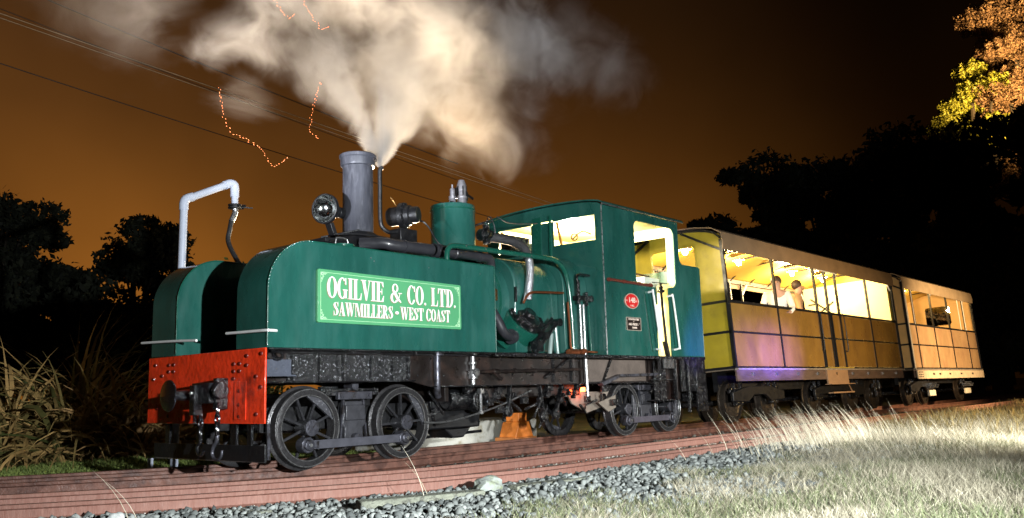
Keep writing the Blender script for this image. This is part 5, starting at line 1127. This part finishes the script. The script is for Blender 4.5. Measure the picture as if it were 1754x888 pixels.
def tree(x, y, z0, h, w, label, m, seed, n=14, per=900, leaf=.22, group=None, trunk=True, spread=.36, low=.3, name='tree'):
    r = random.Random(seed); root = empty(name, (x, y, z0)); tag(root, label, 'tree', group)
    cl = []
    for i in range(n):
        a = r.uniform(0, 2*PI); t = r.random(); zz = h*(low+(.93-low)*t); rad = w*.5*r.uniform(.2, 1)*(1-.55*abs(t-.45))
        s = w*spread*r.uniform(.55, 1); cl.append((math.cos(a)*rad, math.sin(a)*rad, min(zz, h-s*.6), s, s, s*r.uniform(.5, .75)))
    cl.append((0, 0, h-w*.16, w*.24, w*.24, w*.18))
    c = leafcloud('crown', cl, per, leaf, m, seed); c.parent = root
    mb = MB(); mb.tube([(0, 0, -.2), (w*.02, 0, h*.35), (-w*.03, w*.02, h*.62), (0, 0, h*.9)], lambda t: .035*h*(1-.85*t), 10, 4)
    for cx, cy, cz, s, _, _ in cl[:9]: mb.tube([(0, 0, cz*.55), (cx*.5, cy*.5, cz*.82), (cx, cy, cz)], lambda t: .010*h*(1-.8*t), 6, 3)
    mb.build('trunk', BARK, root); return root
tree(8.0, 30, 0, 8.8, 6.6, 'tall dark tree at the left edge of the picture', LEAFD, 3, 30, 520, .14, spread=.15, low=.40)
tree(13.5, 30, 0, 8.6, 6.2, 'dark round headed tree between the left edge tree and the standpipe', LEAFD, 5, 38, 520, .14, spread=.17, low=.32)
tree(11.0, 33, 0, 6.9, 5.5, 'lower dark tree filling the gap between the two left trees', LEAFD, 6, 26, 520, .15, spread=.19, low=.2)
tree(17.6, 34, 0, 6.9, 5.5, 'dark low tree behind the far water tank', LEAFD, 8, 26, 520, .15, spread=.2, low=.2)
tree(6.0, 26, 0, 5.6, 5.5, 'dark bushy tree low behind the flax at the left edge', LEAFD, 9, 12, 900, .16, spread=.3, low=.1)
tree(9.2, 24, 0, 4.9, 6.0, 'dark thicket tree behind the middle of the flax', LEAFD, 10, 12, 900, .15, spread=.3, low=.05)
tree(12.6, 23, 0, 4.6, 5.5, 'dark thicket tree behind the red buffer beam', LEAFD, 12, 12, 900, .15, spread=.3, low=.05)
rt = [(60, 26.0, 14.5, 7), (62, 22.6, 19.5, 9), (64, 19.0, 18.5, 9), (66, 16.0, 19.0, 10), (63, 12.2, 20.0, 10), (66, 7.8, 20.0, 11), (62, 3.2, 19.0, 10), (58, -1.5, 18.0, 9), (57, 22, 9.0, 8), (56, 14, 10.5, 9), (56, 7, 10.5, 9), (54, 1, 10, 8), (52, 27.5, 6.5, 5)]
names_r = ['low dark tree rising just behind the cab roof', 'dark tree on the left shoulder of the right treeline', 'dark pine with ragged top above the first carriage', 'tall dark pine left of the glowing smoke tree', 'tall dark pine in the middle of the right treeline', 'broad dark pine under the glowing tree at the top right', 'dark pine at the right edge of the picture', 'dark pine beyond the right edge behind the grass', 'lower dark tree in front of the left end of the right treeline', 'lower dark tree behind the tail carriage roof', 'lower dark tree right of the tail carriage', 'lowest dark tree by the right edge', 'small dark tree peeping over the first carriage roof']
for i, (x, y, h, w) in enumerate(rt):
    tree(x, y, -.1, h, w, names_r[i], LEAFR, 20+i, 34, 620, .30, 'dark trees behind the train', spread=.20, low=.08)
# lit trees far behind
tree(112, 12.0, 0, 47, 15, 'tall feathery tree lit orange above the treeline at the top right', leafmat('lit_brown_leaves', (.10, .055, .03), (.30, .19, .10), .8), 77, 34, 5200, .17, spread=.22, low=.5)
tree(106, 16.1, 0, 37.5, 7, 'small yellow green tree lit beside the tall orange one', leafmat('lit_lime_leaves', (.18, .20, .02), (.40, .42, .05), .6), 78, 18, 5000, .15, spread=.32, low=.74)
# shrub behind far tank
tree(3.9, 7.0, -.1, 3.25, 2.6, 'green leafy shrub behind the far water tank', leafmat('shrub_leaves', (.03, .05, .012), (.14, .18, .05), .5), 31, 12, 700, .055, spread=.26, low=.2, name='shrub')

# ================================================================== FLAX
FLAX = leafmat('flax_leaf', (.04, .055, .015), (.46, .29, .11), .42)  # leaf colours brightened and warmed in place of amber light on the flax
def flax(x, y, n, L0, seed, label, lean_dir=None, m=FLAX, elr=(14, 72)):
    r = np.random.default_rng(seed); V = []; F = []; b = 0; seg = 7
    for i in range(n):
        a = r.uniform(0, 2*PI) if lean_dir is None or r.random() < .35 else r.normal(lean_dir, .7)
        L = L0*r.uniform(.55, 1.15); w = r.uniform(.014, .032); el = R(r.uniform(*elr)); drop = r.uniform(.5, 1.9)
        bx, by = x+r.normal(0, .22), y+r.normal(0, .18); p = np.array([bx, by, -.16]); dirh = np.array([math.cos(a), math.sin(a), 0]); side = np.array([-math.sin(a), math.cos(a), 0])
        twist = r.uniform(-1, 1)
        for k in range(seg+1):
            t = k/seg; e = el-drop*t*t*1.4
            wv = w*(1-t**3)*(.7+.6*math.sin(PI*min(1, t*1.2)))+.001
            sd = side*math.cos(twist*t*1.5)+np.array([0, 0, 1])*math.sin(twist*t*1.5)
            V += [p-sd*wv, p+sd*wv+np.array([0, 0, .004])]
            p = p+(dirh*math.cos(e)+np.array([0, 0, 1])*math.sin(e))*L/seg
        for k in range(seg): F.append((b+2*k, b+2*k+1, b+2*k+3, b+2*k+2))
        b += 2*(seg+1)
    o = npmesh('flax_bush', np.array(V), np.array(F), m, 4); tag(o, label, 'flax bush'); return o
flax(1.25, 6.7, 460, 2.15, 1, 'large flax bush with long drooping sword leaves, left of the red beam', PI*.85)
flax(.25, 6.9, 420, 2.1, 2, 'flax bush at the left edge, leaves blown flat', PI*.9)
flax(1.95, 6.3, 330, 1.7, 3, 'flax bush with tan dead leaves close behind the red beam', None, leafmat('flax_dead', (.10, .055, .02), (.40, .24, .10), .6))
flax(1.5, 7.6, 70, 2.6, 4, 'tall upright flax bush behind the others', None, elr=(50, 86))

# ================================================================== STEAM
def steam_mat(name, dens, seedoff, color=(1, 1, 1), scale=1.2, thresh=(.42, .70), power=1.6, detail=5):
    m = bpy.data.materials.new(name); m.use_nodes = True; t = m.node_tree; t.nodes.clear(); L = t.links.new
    o = t.nodes.new('ShaderNodeOutputMaterial'); pv = t.nodes.new('ShaderNodeVolumePrincipled'); pv.inputs['Color'].default_value = (*color, 1); pv.inputs['Anisotropy'].default_value = .25
    tcn = t.nodes.new('ShaderNodeTexCoord'); g = t.nodes.new('ShaderNodeNewGeometry')
    ln = t.nodes.new('ShaderNodeVectorMath'); ln.operation = 'LENGTH'; L(tcn.outputs['Object'], ln.inputs[0])
    fall = t.nodes.new('ShaderNodeMapRange'); fall.inputs['From Min'].default_value = 1; fall.inputs['From Max'].default_value = .15; fall.interpolation_type = 'SMOOTHSTEP'; L(ln.outputs['Value'], fall.inputs['Value'])
    mp = t.nodes.new('ShaderNodeMapping'); mp.inputs['Location'].default_value = (seedoff, seedoff*.7, seedoff*1.3); L(g.outputs['Position'], mp.inputs[0])
    n = t.nodes.new('ShaderNodeTexNoise'); n.inputs['Scale'].default_value = scale; n.inputs['Detail'].default_value = detail; n.inputs['Roughness'].default_value = .66; n.inputs['Distortion'].default_value = .9; L(mp.outputs[0], n.inputs['Vector'])
    # threshold rises towards the rim, so the outline is ragged
    sb = t.nodes.new('ShaderNodeMath'); sb.operation = 'MULTIPLY_ADD'; L(fall.outputs[0], sb.inputs[0]); sb.inputs[1].default_value = .32; sb.inputs[2].default_value = -.26
    ad = t.nodes.new('ShaderNodeMath'); ad.operation = 'ADD'; L(sb.outputs[0], ad.inputs[0]); L(n.outputs['Fac'], ad.inputs[1])
    th = t.nodes.new('ShaderNodeMapRange'); th.inputs['From Min'].default_value = thresh[0]; th.inputs['From Max'].default_value = thresh[1]; L(ad.outputs[0], th.inputs['Value'])
    pw = t.nodes.new('ShaderNodeMath'); pw.operation = 'POWER'; L(th.outputs[0], pw.inputs[0]); pw.inputs[1].default_value = power
    m1 = t.nodes.new('ShaderNodeMath'); m1.operation = 'MULTIPLY'; L(pw.outputs[0], m1.inputs[0]); L(fall.outputs[0], m1.inputs[1])
    m2 = t.nodes.new('ShaderNodeMath'); m2.operation = 'MULTIPLY'; L(m1.outputs[0], m2.inputs[0]); m2.inputs[1].default_value = dens
    L(m2.outputs[0], pv.inputs['Density']); L(pv.outputs[0], o.inputs['Volume'])
    return m
S_THIN = steam_mat('steam_thin', .8, 3.1, (1, .96, .92), 1.1, (.36, .80), 1.5, 9)
S_MID = steam_mat('steam_mid', 1.9, 7.7, (1, .98, .96), 1.9, (.33, .82), 1.3, 10)
S_CORE = steam_mat('steam_core', 9, 2.7, (1, 1, 1), 2.4, (.30, .72), 1.4, 9)
S_JET = steam_mat('steam_jet', 38, 1.3, (1, 1, 1), 4.0, (.05, .50), 1.0, 3)
steam = empty('steam_cloud', (2.2, .92, 3.5)); tag(steam, 'billowing white steam jetting up from the pipe beside the chimney', 'steam', kind='stuff')
def puff(c, s, m, rot=(0, 0, 0)):
    bm = bmesh.new(); bmesh.ops.create_icosphere(bm, subdivisions=2, radius=1.0); me = bpy.data.meshes.new('billow'); bm.to_mesh(me); bm.free(); me.materials.append(m)
    o = bpy.data.objects.new('billow', me); col.objects.link(o); o.parent = steam; o.location = Vector(c)-steam.location; o.scale = s; o.rotation_euler = rot; return o
def plume_mat(name, K, k, r0, length, seed, scale):
    m = bpy.data.materials.new(name); m.use_nodes = True; t = m.node_tree; t.nodes.clear(); L = t.links.new
    def N(ty, **kw):
        n = t.nodes.new(ty)
        for a, b in kw.items(): setattr(n, a, b)
        return n
    def M(op, a, b=None, c=None):
        n = N('ShaderNodeMath', operation=op)
        for i, v in enumerate((a, b, c)):
            if v is None: continue
            if isinstance(v, (int, float)): n.inputs[i].default_value = v
            else: L(v, n.inputs[i])
        return n.outputs[0]
    o = N('ShaderNodeOutputMaterial'); pv = N('ShaderNodeVolumePrincipled'); pv.inputs['Anisotropy'].default_value = .2
    tc_ = N('ShaderNodeTexCoord'); sp0 = N('ShaderNodeSeparateXYZ'); L(tc_.outputs['Object'], sp0.inputs[0]); z = sp0.outputs['Z']
    mp = N('ShaderNodeMapping'); mp.inputs['Location'].default_value = (seed, seed*1.7, 0); mp.inputs['Scale'].default_value = (1, 1, .6); L(tc_.outputs['Object'], mp.inputs[0])
    nw = N('ShaderNodeTexNoise'); nw.inputs['Scale'].default_value = 1.5; nw.inputs['Detail'].default_value = 3; L(mp.outputs[0], nw.inputs['Vector'])
    sub = N('ShaderNodeVectorMath', operation='SUBTRACT'); L(nw.outputs['Color'], sub.inputs[0]); sub.inputs[1].default_value = (.5, .5, .5)
    sc = N('ShaderNodeVectorMath', operation='SCALE'); L(sub.outputs[0], sc.inputs[0]); L(M('MULTIPLY', z, .85), sc.inputs['Scale'])
    ad = N('ShaderNodeVectorMath', operation='ADD'); L(tc_.outputs['Object'], ad.inputs[0]); L(sc.outputs[0], ad.inputs[1])
    s1 = N('ShaderNodeSeparateXYZ'); L(ad.outputs[0], s1.inputs[0])
    rad = M('SQRT', M('ADD', M('MULTIPLY', s1.outputs['X'], s1.outputs['X']), M('MULTIPLY', s1.outputs['Y'], s1.outputs['Y'])))
    R0 = M('MULTIPLY_ADD', z, k, r0)
    fall = N('ShaderNodeMapRange'); fall.interpolation_type = 'SMOOTHSTEP'; fall.inputs['From Min'].default_value = 1; fall.inputs['From Max'].default_value = .25; L(M('DIVIDE', rad, R0), fall.inputs['Value'])
    nd_ = N('ShaderNodeTexNoise'); nd_.inputs['Scale'].default_value = scale; nd_.inputs['Detail'].default_value = 9; nd_.inputs['Roughness'].default_value = .62; nd_.inputs['Distortion'].default_value = .8; L(ad.outputs[0], nd_.inputs['Vector'])
    lo = N('ShaderNodeMapRange'); L(nd_.outputs['Fac'], lo.inputs['Value']); lo.inputs['From Max'].default_value = .68; L(M('MULTIPLY_ADD', fall.outputs[0], -.22, .50), lo.inputs['From Min'])
    end = N('ShaderNodeMapRange'); end.interpolation_type = 'SMOOTHSTEP'; end.inputs['From Min'].default_value = length; end.inputs['From Max'].default_value = length*.45; L(z, end.inputs['Value'])
    d = M('MULTIPLY', M('MULTIPLY', fall.outputs[0], lo.outputs[0]), end.outputs[0])
    d = M('DIVIDE', M('MULTIPLY', d, K), M('MULTIPLY_ADD', M('MULTIPLY', z, z), 1.2, .055))
    L(d, pv.inputs['Density']); L(pv.outputs[0], o.inputs['Volume']); return m
def plume(o3, to, length, k, K, seed, scale, r0=.03):
    mb = MB(); mb.lathe((0, 0, 0), (0, 0, 1), [(0, 0), (.05, 0)]+[(.05+q*length*k*1.45, q*length) for q in (.1, .3, .6, 1)]+[(0, length)], 24)
    o = mb.build('billow', plume_mat('steam_plume', K, k, r0, length, seed, scale), steam)
    d = Vector(to)-Vector(o3); o.location = Vector(o3)-steam.location; o.rotation_euler = d.to_track_quat('Z', 'Y').to_euler()
    return o
O3 = (2.165, .92, 3.465)
plume(O3, (1.95, 1.6, 4.75), 3.2, .33, 5.2, 2.3, 2.2)
plume(O3, (3.9, 1.6, 5.45), 4.6, .38, 4.6, 5.1, 1.9)
plume(O3, (3.0, 1.5, 5.2), 4.2, .38, 4.6, 8.4, 1.8)
puff((.95, 1.8, 4.95), (1.25, .6, .55), S_MID)
puff((.45, 1.9, 4.72), (.60, .4, .34), S_MID)
puff((1.3, 1.8, 5.6), (1.2, .6, .8), S_MID)
puff((-.6, 2.2, 5.1), (1.9, .7, 1.2), S_THIN)
puff((.9, 1.9, 4.3), (.9, .5, .55), S_THIN)
puff((2.7, 2.0, 6.4), (2.2, .9, 1.2), S_MID)
puff((4.6, 2.0, 6.2), (2.0, .9, 1.3), S_MID)
puff((6.6, 2.2, 6.7), (2.6, 1.0, 1.5), S_MID)
puff((9.0, 2.4, 7.2), (3.4, 1.0, 1.7), S_THIN)
puff((6.0, 2.4, 5.1), (3.2, .9, 1.5), S_THIN)

# ================================================================== EMBERS
mb = MB(); mb.lathe((0, 0, -.022), (0, 0, 1), [(0, .014), (.0024, .018), (.0024, .028), (0, .032)], 6); em = mb.build('ember', EMBER)
tag(em, 'tiny glowing orange ember, one bead of a spark light trail', 'ember', 'ember beads strung into spark trails above the locomotive')
path = [(.034, 1, 3.957), (.089, 1, 3.65), (.14, 1, 3.56), (.217, 1, 3.485), (.36, 1, 3.46), (.503, 1, 3.413), (.62, 1, 3.33), (.69, 1, 3.25), (.744, 1, 3.228), (.83, 1, 3.29), (.918, 1, 3.374)]
paths = [path, [(1.35, 1, 4.35), (1.22, 1, 3.95), (1.20, 1, 3.75), (1.27, 1, 3.68), (1.36, 1, 3.67)], [(1.0, 1, 5.5), (1.15, 1, 5.2), (1.35, 1, 5.0), (1.5, 1, 5.1)], [(.45, 1, 5.4), (.7, 1, 5.15), (.9, 1, 5.0), (1.0, 1, 5.1)]]
firstE = True
for P in paths:  # embers strung close along each path to draw spark light trails
    for a, b in zip(P, P[1:]):
        a, b = Vector(a), Vector(b); n = max(1, int((b-a).length/.028))
        for i in range(n):
            p = a.lerp(b, i/n); o = em if firstE else em.copy()
            if not firstE: col.objects.link(o)
            firstE = False
            o.location = p+Vector((random.uniform(-.0025, .0025), random.uniform(-.03, .03), random.uniform(-.0025, .0025)))
            o.rotation_euler = (b-a).to_track_quat('Z', 'Y').to_euler(); s = random.uniform(.6, 1.15); o.scale = (s, s, s)
